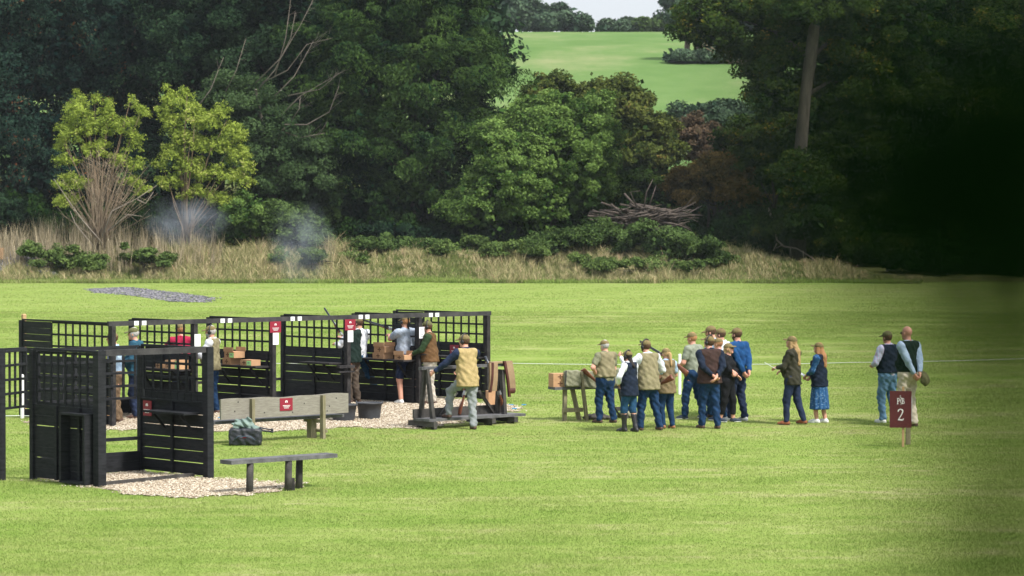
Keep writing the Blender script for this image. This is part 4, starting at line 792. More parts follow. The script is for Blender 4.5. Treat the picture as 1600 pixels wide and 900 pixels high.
# ---------------------------------------------------------------- cartons, tubs, bag, table, sign
def carton(c, u, w_, d_, h_, label, open_=False, green=False, marks=True, grp='cartridge cartons'):
    c = Vector(c); u = Vector((u[0], u[1], 0)).normalized(); n = Vector((-u.y, u.x, 0)); r = empty('carton', c)
    t = MB(); t.bar(-u * w_ / 2 + Vector((0, 0, h_ / 2)), u * w_ / 2 + Vector((0, 0, h_ / 2)), d_, h_); t.build('box', M['card'], r)
    f = -n * (d_ / 2 + .002)
    if marks:
        t = MB(); cx = -u * (w_ * .0 if not green else w_ * .16)
        t.bar(cx + f - u * .05 + Vector((0, 0, h_ * .5)), cx + f + u * .05 + Vector((0, 0, h_ * .5)), .002, .018); t.bar(cx + f - u * .012 + Vector((0, 0, h_ * .72)), cx + f + u * .012 + Vector((0, 0, h_ * .72)), .002, .03); t.bar(cx + f - u * .012 + Vector((0, 0, h_ * .28)), cx + f + u * .012 + Vector((0, 0, h_ * .28)), .002, .03); t.build('print', M['cardprint'], r)
    if green:
        t = MB(); t.bar(u * (w_ * .5 - .14) + f + Vector((0, 0, h_ * .45)), u * (w_ * .5 - .012) + f + Vector((0, 0, h_ * .45)), .003, h_ * .75); g = t.build('paper_label', M['label_green'], r)
        t = MB(); t.bar(u * (w_ * .5 - .11) + f * 1.02 + Vector((0, 0, h_ * .5)), u * (w_ * .5 - .05) + f * 1.02 + Vector((0, 0, h_ * .5)), .002, .02); t.build('print', M['ink'], g)
    if open_:
        t = MB(); t.bar(-u * w_ / 2 + n * d_ * .5 + Vector((0, 0, h_)), -u * w_ / 2 + n * (d_ * .55) + Vector((0, 0, h_ + .09)), .004, .004) if False else None
        for s in (-1, 1): e = n * s * d_ / 2 + Vector((0, 0, h_ + .002)); t.bar(e + n * s * .02 + Vector((0, 0, .04)) - u * w_ / 2, e + n * s * .02 + Vector((0, 0, .04)) + u * w_ / 2, .006, .085)
        t.build('flap', M['card'], r)
    tag(r, label, 'carton', grp); return r
# on the second-from-left shelf (divider 2): photo px 355-400, y 548-575
def shelf_pt(k, px, dv=-.19, z=.987):
    """point on divider k's shelf that shows at photo column px"""
    best = None
    for v_ in np.arange(0, 2, .01):
        q = wpt(F0, k * bay + dv, v_); x = 800 + q[0] * FPX / q[1]
        if best is None or abs(x - px) < best[0]: best = (abs(x - px), q)
    return V3(best[1], z)
WD = (-Vv[0], -Vv[1])
carton(shelf_pt(2, 362), WD, .25, .26, .125, 'lower cardboard carton of the stack on the shelf left of the crimson post sign', green=False)
c_ = shelf_pt(2, 366); c_.z += .128; carton(c_, WD, .30, .26, .12, 'open carton with a green label, topmost on the shelf left of the crimson post sign', open_=True, green=True)
carton(shelf_pt(2, 391, -.22), WD, .34, .22, .11, 'low carton with a green label on the same shelf, right of the stack', green=True)
carton(shelf_pt(4, 598), WD, .34, .25, .12, 'lower carton of the stack on the shelf behind the black tubs')
c_ = shelf_pt(4, 600); c_.z += .123; carton(c_, WD, .33, .25, .12, 'open carton on top of the stack behind the black tubs', open_=True)
carton(shelf_pt(4, 630, -.2), WD, .30, .2, .09, 'small open carton beside the stack on the rightmost shelf', open_=True)
carton(shelf_pt(1, 253), WD, .14, .2, .11, 'small carton seen through the trellis, leftmost on its shelf')
carton(shelf_pt(1, 268), WD, .15, .2, .16, 'upright carton seen through the trellis, middle on its shelf')
carton(shelf_pt(1, 283), WD, .15, .2, .17, 'carton with a green label seen through the trellis, rightmost on its shelf', green=True, marks=False)
b_ = P(168, 664); carton(b_, (1, .1), .15, .2, .22, 'carton standing on the ground at the left end of the gravel', marks=False)
b_ = W(1, 398, 186); b_.z = gz(b_) + .1; carton(b_, (1, .1), .55, .4, .75, 'orange cardboard box on the rubble at the far left edge', grp=None)
b_ = RA + Vector((.9 * .733 + 1.0, .9 * .68 + 1.9, 0))
b_ = P(773, 638); carton(b_, (1, .2), .30, .3, .34, 'cardboard box standing on the gravel behind the gun rack', marks=False)
c_ = V3(wpt(F0, rw - .19, .42), .987); carton(c_, WD, .30, .22, .13, 'carton with a green label on the shelf of the last bay behind the tan waistcoat', green=True)
def tub(px, py, r1, h, label):
    b = P(px, py); r = empty('tub', b); K = 28; t = MB(); prof = [(r1 * .80, 0), (r1 * .86, h * .45), (r1 * .95, h * .9), (r1 * 1.02, h * .9), (r1 * 1.04, h), (r1 * .97, h + .005), (r1 * .92, h * .9), (r1 * .78, .03), (0.001, .025)]
    V = [(rr * math.cos(2 * math.pi * j / K), rr * math.sin(2 * math.pi * j / K), z) for rr, z in prof for j in range(K)]
    t.add(V, [(i * K + j, i * K + (j + 1) % K, (i + 1) * K + (j + 1) % K, (i + 1) * K + j) for i in range(len(prof) - 1) for j in range(K)]); t.build('bowl', M['tub'], r, smooth=True)
    for s in (0, math.pi): t = MB(); t.tube([(r1 * math.cos(s + a), r1 * math.sin(s + a) , h - .01 + .035 * math.sin((a + .35) / .7 * math.pi)) for a in np.linspace(-.35, .35, 7)], .012, 6); t.build('handle', M['tub'], r, smooth=True)
    tag(r, label, 'tub', 'black rubber tubs')
tub(537, 658, .245, .31, 'black rubber tub half hidden by the bench end'); tub(577, 655, .245, .31, 'black rubber tub standing clear on the gravel')

# ---- implicit surfaces (for people, bag, cloths)
def snet(F, o, h):
    S = F < 0; sh = np.array(F.shape); cs = sh - 1; tot = int(np.prod(cs)); acc = np.zeros((3, tot)); cnt = np.zeros(tot); edges = []
    for ax in range(3):
        a = [slice(None)] * 3; b = [slice(None)] * 3; a[ax] = slice(0, -1); b[ax] = slice(1, None)
        f0, f1 = F[tuple(a)], F[tuple(b)]; idx = np.argwhere((f0 < 0) != (f1 < 0)); v0 = f0[tuple(idx.T)]; v1 = f1[tuple(idx.T)]
        pos = idx.astype(float); pos[:, ax] += v0 / (v0 - v1); o1, o2 = [k for k in range(3) if k != ax]
        k = (idx[:, o1] > 0) & (idx[:, o2] > 0) & (idx[:, o1] < cs[o1]) & (idx[:, o2] < cs[o2]); idx, pos, v0 = idx[k], pos[k], v0[k]; cc = []
        for d1_, d2_ in ((0, 0), (-1, 0), (-1, -1), (0, -1)):
            ci = idx.copy(); ci[:, o1] += d1_; ci[:, o2] += d2_; fl = (ci[:, 0] * cs[1] + ci[:, 1]) * cs[2] + ci[:, 2]; cc.append(fl)
            for q in range(3): acc[q] += np.bincount(fl, pos[:, q], tot)
            cnt += np.bincount(fl, minlength=tot)
        quad = np.stack(cc, 1); flip = (v0 < 0) ^ (ax == 1); quad[~flip] = quad[~flip][:, ::-1]; edges.append(quad[:, ::-1])
    act = np.nonzero(cnt)[0]; mp = -np.ones(tot, int); mp[act] = np.arange(len(act))
    V = (acc[:, act] / cnt[act]).T * h + o; Q = mp[np.concatenate(edges)]; return V, Q
def grid(lo, hi, h):
    lo = np.array(lo, float); ax = [np.arange(lo[k], hi[k] + h, h) for k in range(3)]; G = np.stack(np.meshgrid(*ax, indexing='ij'), -1); return G, lo
def cap(G, a, b, ra, rb, sc=None):
    a = np.array(a, float); b = np.array(b, float)
    if sc is not None: G = G * sc; a = a * sc; b = b * sc
    ab = b - a; pa = G - a; t = np.clip(pa @ ab / max(ab @ ab, 1e-9), 0, 1); d = pa - t[..., None] * ab; return np.sqrt((d * d).sum(-1)) - (ra + (rb - ra) * t)
def ell(G, c, r):
    r = np.array(r, float); p = G - np.array(c, float); k0 = np.sqrt(((p / r) ** 2).sum(-1)); k1 = np.sqrt(((p / r ** 2) ** 2).sum(-1)); return k0 * (k0 - 1) / (k1 + 1e-9)
def smin(a, b, k=.03):
    if a is None: return b
    h = np.clip(.5 + .5 * (b - a) / k, 0, 1); return b * (1 - h) + a * h - k * h * (1 - h)
def wr(G, s=1.0, ph=0.0):
    x, y, z = G[..., 0], G[..., 1], G[..., 2]
    return s * .0062 * (np.sin(z * 34 + 5 * np.sin(x * 13 + ph) + 3 * np.sin(y * 15)) + .7 * np.sin(x * 41 + z * 23 + 3 * np.sin(y * 17 + ph * 2)) + .5 * np.sin(z * 71 + x * 37 - y * 29))

def bag():
    b = P(383, 696); r = empty('camera_bag', b); G, lo = grid((-.32, -.22, -.02), (.32, .22, .42), .012)
    q = np.abs(G - np.array([0, 0, .14])) - np.array([.22, .12, .10]); d = np.sqrt((np.maximum(q, 0) ** 2).sum(-1)) - .045; d = smin(d, ell(G, (0, -.13, .10), (.19, .05, .08)), .02) + wr(G, .8); d = smin(d, ell(G, (-.24, 0, .13), (.04, .1, .09)), .02); d = np.maximum(d, -G[..., 2] + .003)
    V, Q = snet(d, lo, .012); mesh_np('body', V, Q, M['bag'], r, smooth=True)
    t = MB(); t.tube([(-.17, -.185, .10), (-.1, -.195, .16), (.1, -.195, .16), (.17, -.185, .10)], .008, 5); t.build('piping', simple('blue_grey_piping', (.06, .09, .14), None, 5, .5), r, smooth=True)
    t = MB(); t.tube([(-.1, -.06, .27), (-.06, -.05, .31), (.06, -.05, .31), (.1, -.06, .27)], .012, 6); t.build('handle', M['bag'], r, smooth=True)
    t = MB(); t.bar((-.03, -.184, .14), (.03, -.184, .14), .006, .016); t.build('badge', M['red'], r)
    tag(r, 'black camera bag lying on the grass before the grey bench', 'bag')
    G, lo = grid((-.3, -.25, .14), (.34, .22, .52), .012); d = None
    for a_, b2, ra, rb in (((-.12, 0, .33), (.02, -.02, .36), .08, .07), ((.02, -.02, .36), (.18, -.05, .27), .07, .05), ((.16, -.07, .27), (.24, -.1, .22), .05, .035), ((-.14, -.05, .30), (-.17, -.08, .27), .05, .03)): d = smin(d, cap(G, a_, b2, ra, rb), .04)
    d = d + wr(G, 3.0) ; V, Q = snet(d, lo, .012); o = mesh_np('folded_jacket', V, Q, M['sage'], smooth=True); o.location = b; tag(o, 'crumpled sage green jacket thrown over the black camera bag', 'jacket')
    r = empty('tripod', b + Vector((.16, 0, .27))); t = MB()
    for dy, dz in ((-.02, -.015), (.02, -.015), (0, .02)): t = MB(); t.tube([(-.1, dy, dz + .02), (.26, dy, dz - .03)], .012, 8); t.tube([(.26, dy, dz - .03), (.30, dy, dz - .032)], .018, 8); t.build('leg', M['bag'], r, smooth=True)
    t = MB(); t.tube([(.08, 0, 0), (.12, 0, -.005)], .035, 10); t.build('collar', M['tub'], r, smooth=True); tag(r, 'folded black tripod poking out from under the sage jacket', 'tripod')
bag()
def gun_table():
    # stand with cartons at its left end, tweed slips on top, trestle legs
    a = P(882, 658); r = empty('gun_stand', a); u = Vector((.93, .36, 0)).normalized(); n = Vector((-u.y, u.x, 0)); z1 = .60; L_ = 1.15
    t = MB(); t.bar(-u * .2 + n * .14 + Vector((0, 0, z1)), u * L_ + n * .14 + Vector((0, 0, z1)), .34, .05); t.build('top', M['benchtop'], r)
    for f in (.0, .95):
        for s in (0, 1):
            t = MB(); t.bar(u * (f + (.32 if s else .0)) + n * (0 if s == 0 else .05) + Vector((0, 0, -.02)), u * (f + (.20 if s else .05)) + n * .1 + Vector((0, 0, z1 - .026)), .085, .06, up=tuple(u)); t.build('leg', M['greypost' if f < .5 else 'darkgrey'], r)
        t = MB(); t.bar(u * (f - .06) - n * .04 + Vector((0, 0, .2)), u * (f + .36) - n * .02 + Vector((0, 0, .2)), .03, .075); t.build('cross_bar', M['greypost' if f < .5 else 'darkgrey'], r)
    t = MB(); t.bar(u * .42 - n * .06 + Vector((0, 0, .0)), u * .30 - n * .07 + Vector((0, 0, .91)), .08, .05, up=tuple(u)); t.build('upright', M['greypost'], r)
    t = MB(); t.bar(u * .28 + n * .14 + Vector((0, 0, .88)), u * 1.0 + n * .14 + Vector((0, 0, .88)), .05, .05); t.bar(u * 1.0 + n * .14 + Vector((0, 0, .88)), u * 1.0 + n * .14 + Vector((0, 0, .625)), .05, .05); t.build('rack_bar', M['greypost'], r)
    tag(r, 'weathered timber gun stand on trestle legs beside the khaki shirted man', 'gun stand')
    c0 = a + u * -.08 + n * .13 + Vector((0, 0, z1 + .027)); carton(c0, u, .27, .24, .125, 'lower of two stacked cartons on the left end of the gun stand'); carton(c0 + Vector((0, 0, .128)), u, .27, .24, .12, 'upper of two stacked cartons on the left end of the gun stand')
    G, lo = grid((-.28, -.22, -.35), (.28, .22, .1), .012)
    def cloth(name, c, rx, h, mat, label, tilt):
        G, lo = grid((-rx - .06, -.16, -h - .05), (rx + .06, .2, .08), .012); q = np.abs(G - np.array([0, 0, -h / 2])) - np.array([rx, .03, h / 2 - .02]); d = np.sqrt((np.maximum(q, 0) ** 2).sum(-1)) + np.minimum(q.max(-1), 0) - .03; d = d + wr(G, .9, c[0]); V, Q = snet(d, lo, .012); o = mesh_np(name, V, Q, M[mat], smooth=True); o.location = c; o.rotation_euler = (0, tilt, math.atan2(u.y, u.x)); return tag(o, label, 'gun slip', 'tweed gun slips')
    cloth('gun_slip', a + u * .14 - n * .04 + Vector((0, 0, .92)), .13, .28, 'tweed', 'grey green tweed slip with a dark edge, draped next to the cartons', 0)
    cloth('gun_slip', a + u * .52 + n * .0 + Vector((0, 0, .90)), .12, .30, 'tweed', 'grey green tweed slip hanging under the broken shotgun', .12)
    cloth('gun_slip', a + u * .92 - n * .02 + Vector((0, 0, .93)), .17, .30, 'tweed', 'rumpled tweed slip heaped beside the man in the khaki shirt', -.1)
    t = MB(); t.bar(a + u * -.015 - n * .085 + Vector((0, 0, .64)), a + u * -.0 - n * .085 + Vector((0, 0, .93)), .03, .02); o = t.build('slip_strap', M['bag']); tag(o, 'dark leather strap along the edge of the left tweed slip', 'strap')
    gun(a + u * .36 - n * .14 + Vector((0, 0, .98)), a + u * .80 - n * .18 + Vector((0, 0, .45)), 'broken shotgun with reddish stock laid over the gun stand', up=(.5, -.6, .5), broken=.12)
    # bags on the grass behind
    for px, py, sx, sz, mat, lab in ((935, 656, .26, .10, 'tweed', 'dark flat slip bag lying on the grass behind the gun stand'), (987, 653, .24, .12, 'tweed', 'grey green bag lying on the grass behind the boots')):
        G, lo = grid((-.35, -.2, -.02), (.35, .2, .25), .014); d = smin(ell(G, (-.08, 0, sz * .5), (sx * .8, .12, sz * .6)), ell(G, (.1, 0, sz * .4), (sx * .7, .1, sz * .5)), .03) + wr(G, 1.5, px); V, Q = snet(np.maximum(d, .002 - G[..., 2]), lo, .014); o = mesh_np('slip_bag', V, Q, M['tweed' if px > 950 else 'darkgrey'], smooth=True); o.location = P(px, py); tag(o, lab, 'bag')
gun_table()
def num_sign():
    b = P(1412, 699); r = empty('number_sign', b); t = MB(); t.bar((0, .02, -.05), (0, .02, .99), .05, .035); t.build('stake', M['stake'], r)
    c = Vector((-.045, -.012, .62)); wd, hh = .355, .60; rt = Vector((1, -.10, 0)).normalized(); f = Vector((-.10, -1, 0)).normalized()
    t = MB(); t.bar(c - rt * wd / 2, c + rt * wd / 2, .012, hh); bd = t.build('board', M['maroon'], r)
    def pt(x, z, e=.009): return c + rt * x + Vector((0, 0, z)) + f * e
    def stroke(pts, ws, e=.009):
        L_, R_ = [], []
        for i, (x, z) in enumerate(pts):
            x0, z0 = pts[max(i - 1, 0)]; x1, z1 = pts[min(i + 1, len(pts) - 1)]; dx, dz = x1 - x0, z1 - z0; l = math.hypot(dx, dz) or 1; w_ = ws[i] if hasattr(ws, '__len__') else ws
            L_.append(pt(x - dz / l * w_ / 2, z + dx / l * w_ / 2, e)); R_.append(pt(x + dz / l * w_ / 2, z - dx / l * w_ / 2, e))
        t.poly_strip(L_, R_)
    t = MB(); z = .135   # monogram: P, a slanted S, B with serifs
    arc = lambda cx, cz, rx, rz, a0, a1, k=10: [(cx + rx * math.cos(R(a0 + (a1 - a0) * i / k)), cz + rz * math.sin(R(a0 + (a1 - a0) * i / k))) for i in range(k + 1)]
    stroke([(-.048, z - .045), (-.048, z + .045)], .013); stroke([(-.064, z - .045), (-.032, z - .045)], .006); stroke([(-.064, z + .045), (-.045, z + .045)], .006); stroke(arc(-.045, z + .021, .030, .024, 90, -90), .009)
    stroke([(.026, z - .045), (.026, z + .045)], .013); stroke([(.012, z - .045), (.03, z - .045)], .006); stroke([(.012, z + .045), (.03, z + .045)], .006); stroke(arc(.028, z + .024, .026, .021, 90, -90), .008); stroke(arc(.028, z - .021, .031, .024, 90, -90), .009)
    stroke([(-.018, z + .075), (-.004, z + .066), (.012, z + .040), (-.002, z + .015), (-.010, z), (.004, z - .025), (.010, z - .048), (-.004, z - .060)], [.004, .008, .009, .008, .008, .009, .008, .004], .011); stroke([(-.012, z + .09), (.006, z + .084)], .006)
    t.build('monogram', M['white'], bd)
    t = MB(); z = -.10
    stroke([(-.040, z + .062), (-.034, z + .085)] + arc(-.002, z + .068, .036, .034, 130, -30, 10) + [(.012, z + .01), (-.02, z - .04), (-.040, z - .072)], [.022, .018] + [.014, .012, .012, .013, .016, .019, .021, .021, .020, .018, .016] + [.014, .012, .010])
    stroke([(-.044, z - .072), (-.02, z - .066), (.02, z - .076), (.038, z - .070), (.044, z - .045)], [.018, .022, .022, .018, .008], .010); t.build('numeral', M['white'], bd)
    tag(r, 'maroon board on a stake with white monogram and the number 2', 'sign')
    # second board standing behind, edge of its pale back showing
    r = empty('notice_post', b + Vector((.15, .5, 0))); t = MB(); t.bar((0, 0, -.05), (0, 0, .93), .09, .07); t.build('post', M['greypost'], r); t = MB(); t.bar((-.06, -.045, .60), (.055, -.05, .60), .01, .42); t.build('panel', M['paper'], r); tag(r, 'narrow mossy post with a pale panel directly behind the maroon sign', 'post')
num_sign()
# small litter: spent blue cases, orange clay bits
for k, (px, py, m_, lab) in enumerate(((330, 655, 'cyan', 'blue cartridge scraps on the gravel by the row'), (795, 634, 'cyan', 'blue scrap on the grass right of the rack'), (815, 634, 'cyan', 'small blue scrap on the lawn furthest right of the rack'), (800, 640, 'cyan', 'blue scrap at the gravel tip'))):
    t = MB(); b = P(px, py)
    for i in range(5 if k == 0 else 2): x_, y_ = random.uniform(-.15, .15) if k == 0 else i * .04, random.uniform(-.1, .1); t.tube([(x_, y_, .02), (x_ + .05, y_ + .01, .022)], .012, 6)
    tag(t.build('cartridge_case', M['cyan']), lab, 'cartridge cases').location = b
# ---------------------------------------------------------------- people
def fabric(name, c1, c2=None, bump=.5, scale=10, stretch=(1, 1, 1)): return simple(name, c1, c2 or tuple(x * .62 for x in c1), scale, .92, bump, 55, stretch, spec=.15)
M['skin'] = simple('skin', (.58, .31, .23), (.50, .25, .18), 14, .55, spec=.35); M['lip'] = simple('lip', (.42, .15, .13), None, 9, .5); M['eye'] = simple('eye_dark', (.05, .035, .03), None, 9, .3)
M['denim'] = fabric('dark_blue_denim', (.014, .044, .11), (.007, .020, .052)); M['denim_l'] = fabric('light_blue_denim', (.13, .24, .37), (.07, .145, .25)); M['denim_m'] = fabric('mid_blue_denim', (.024, .078, .165), (.012, .04, .09))
M['navy'] = fabric('navy_cloth', (.014, .022, .042)); M['navy_t'] = fabric('navy_trouser_cloth', (.022, .034, .075)); M['blackc'] = fabric('black_cloth', (.012, .013, .016))
M['khaki'] = fabric('khaki_cloth', (.24, .215, .13), (.17, .15, .09)); M['tan'] = fabric('tan_moleskin', (.40, .31, .15), (.29, .22, .105)); M['olive'] = fabric('olive_shirt', (.21, .215, .14)); M['olived'] = fabric('dark_olive_waxed_cotton', (.055, .052, .038), (.03, .03, .022))
M['brownv'] = fabric('brown_gilet_cloth', (.135, .075, .035)); M['plum'] = fabric('dark_brown_quilt', (.055, .033, .030)); M['khaki2'] = fabric('mid_brown_tweed', (.20, .155, .09)); M['brownt'] = fabric('brown_cord', (.16, .11, .07)); M['brownt2'] = fabric('taupe_trousers', (.115, .09, .072))
M['white_s'] = fabric('white_shirt_cotton', (.68, .70, .74), (.50, .53, .60)); M['blue_s'] = fabric('light_blue_shirt', (.40, .52, .68), (.27, .38, .54)); M['blue_m'] = fabric('royal_blue_shirt', (.016, .075, .21), (.009, .042, .13)); M['grey_t'] = fabric('pale_grey_blue_tee', (.36, .42, .52)); M['red_s'] = fabric('crimson_sweater', (.34, .02, .06)); M['teal'] = fabric('teal_blue_jacket', (.03, .10, .16)); M['green_s'] = fabric('dark_green_pullover', (.035, .065, .03)); M['grey_p'] = fabric('grey_trousers', (.26, .28, .29), (.17, .185, .20)); M['cream'] = fabric('cream_chinos', (.62, .56, .46), (.46, .41, .33)); M['stone'] = fabric('stone_trousers', (.50, .46, .40), (.37, .34, .30)); M['oatmeal'] = fabric('oatmeal_tee', (.26, .29, .23)); M['forest'] = fabric('black_green_gilet', (.014, .028, .024))
M['cap'] = simple('cap_tweed', (.20, .16, .075), (.13, .10, .045), 40, .95, .3, 80); M['capg'] = simple('cap_green_tweed', (.13, .13, .06), (.08, .08, .035), 40, .95, .3, 80); M['blond'] = simple('blond_hair', (.50, .34, .17), (.30, .19, .085), 20, .7, .5, 50, (6, 6, .6)); M['ginger'] = simple('strawberry_blond_hair', (.46, .24, .11), (.28, .13, .055), 20, .7, .5, 50, (6, 6, .6)); M['brown_h'] = simple('brown_hair', (.09, .05, .028), None, 30, .8, .4, 60); M['grey_h'] = simple('grey_hair', (.48, .47, .46), None, 30, .8, .4, 60); M['black_h'] = simple('black_hair', (.02, .016, .014), None, 30, .8, .4, 60)
M['tanboot'] = simple('tan_leather', (.26, .12, .05), None, 10, .6); M['brownshoe'] = simple('brown_leather_shoe', (.085, .048, .035), None, 10, .6); M['blackboot'] = simple('black_leather', (.014, .014, .018), None, 10, .4, spec=.5); M['whiteshoe'] = simple('white_trainer', (.78, .79, .80), None, 10, .6); M['navyshoe'] = simple('navy_canvas_shoe', (.035, .05, .08), None, 10, .7); M['loafer'] = simple('chestnut_suede', (.24, .085, .04), None, 10, .8)
def plaid():
    m, n, o = nodes('plaid_blue_shirt'); tc = n.nodes.new('ShaderNodeTexCoord'); cur = None
    for ax, sc in (('X', 9), ('Z', 9)):
        wv = N(n, 'ShaderNodeTexWave', Scale=sc); wv.bands_direction = ax; L(n, tc.outputs['Object'], wv.inputs['Vector']); r = ramp(n, wv.outputs['Fac'], [(.55, (.40, .52, .66)), (.72, (.10, .12, .34)), (.9, (.50, .30, .42))])
        if cur is None: cur = r.outputs[0]
        else: mx = n.nodes.new('ShaderNodeMixRGB'); mx.inputs[0].default_value = .5; L(n, cur, mx.inputs[1]); L(n, r.outputs[0], mx.inputs[2]); cur = mx.outputs[0]
    b = N(n, 'ShaderNodeBsdfPrincipled', Roughness=.9); L(n, cur, b.inputs['Base Color']); L(n, b.outputs[0], o.inputs[0]); return m
M['plaid'] = plaid()
def floral():
    m, n, o = nodes('blue_floral_cloth'); tc = n.nodes.new('ShaderNodeTexCoord'); vo = N(n, 'ShaderNodeTexVoronoi', Scale=30); L(n, tc.outputs['Object'], vo.inputs['Vector']); r = ramp(n, vo.outputs['Distance'], [(.10, (.40, .50, .55)), (.22, (.012, .09, .24)), (.6, (.008, .06, .17))])
    b = N(n, 'ShaderNodeBsdfPrincipled', Roughness=.9); L(n, r.outputs[0], b.inputs['Base Color']); L(n, b.outputs[0], o.inputs[0]); return m
M['floral'] = floral()

def ik(a, b, l1, l2, hint):
    a = np.array(a, float); b = np.array(b, float); d = b - a; D = np.linalg.norm(d); mx = (l1 + l2) * .995
    if D > mx: b = a + d / D * mx; D = mx; d = b - a
    D = max(D, abs(l1 - l2) + .02); x = (l1 * l1 - l2 * l2 + D * D) / (2 * D); h = math.sqrt(max(l1 * l1 - x * x, 0)); u = d / np.linalg.norm(d); hv = np.array(hint, float); hv -= u * (hv @ u); hv /= np.linalg.norm(hv) + 1e-9
    return a + u * x + hv * h, b
ARM = {  # wrist (x side, y fwd, z) for the right side at H 1.78, elbow hint
    'down': ((.26, .03, .86), (.3, -1, 0)), 'back': ((.05, -.20, .93), (1, -.5, 0)), 'front': ((.12, .30, 1.12), (.6, -.6, -.5)), 'hip': ((.20, -.02, 1.03), (1, -.45, .1)), 'pocket': ((.22, .08, .90), (.6, -1, 0)), 'cross': ((-.06, .22, 1.20), (.7, .2, -.6)), 'lean': ((.18, .52, .98), (.5, -.4, -.6)), 'up': ((.05, .42, 1.42), (.6, 0, -.8)), 'chin': ((.05, .20, 1.40), (.6, .1, -1)), 'tuck': ((.14, .22, 1.18), (.5, -1, -.3))}
def hand(w, u, n, side, curl, H):
    """palm plus four unequal fingers and a side thumb, as one surface; w wrist, u along, n palm normal"""
    w = np.array(w, float); u = np.array(u, float); u /= np.linalg.norm(u); n = np.array(n, float); n -= u * (n @ u); n /= np.linalg.norm(n) + 1e-9; s = np.cross(u, n) * side
    k = H / 1.78 * 1.06; G, lo = grid(w - .15 * k - .05 + u * .08, w + .15 * k + .05 + u * .08, .0055); d = cap(G, w - u * .03, w + u * .02, .026 * k, .027 * k)
    for q in (-.024, -.008, .008, .024): d = smin(d, cap(G, w + u * .012, w + (u * .080 + s * q) * k, .017 * k, .013 * k), .012)
    for q, ln in ((.027, .070), (.009, .080), (-.009, .075), (-.027, .058)):
        p = w + (u * .082 + s * q) * k; a = curl * .5
        for f, r0, r1 in ((.42, .0098, .0088), (.32, .0088, .0080), (.26, .0080, .0068)):
            e = p + (u * math.cos(a) + n * math.sin(a) + s * q * 1.6) * ln * f * k; d = np.minimum(d, cap(G, p, e, r0 * k, r1 * k)); p = e; a += curl * .75
    p = w + (u * .022 + s * .022) * k; e = p + (u * .6 + s * .65 + n * .35) * .042 * k; d = smin(d, cap(G, p, e, .014 * k, .011 * k), .01); d = np.minimum(d, cap(G, e, e + (u * .85 + s * .2 + n * .4) * .032 * k, .011 * k, .008 * k)); return snet(d, lo, .0055)
PN = [0]
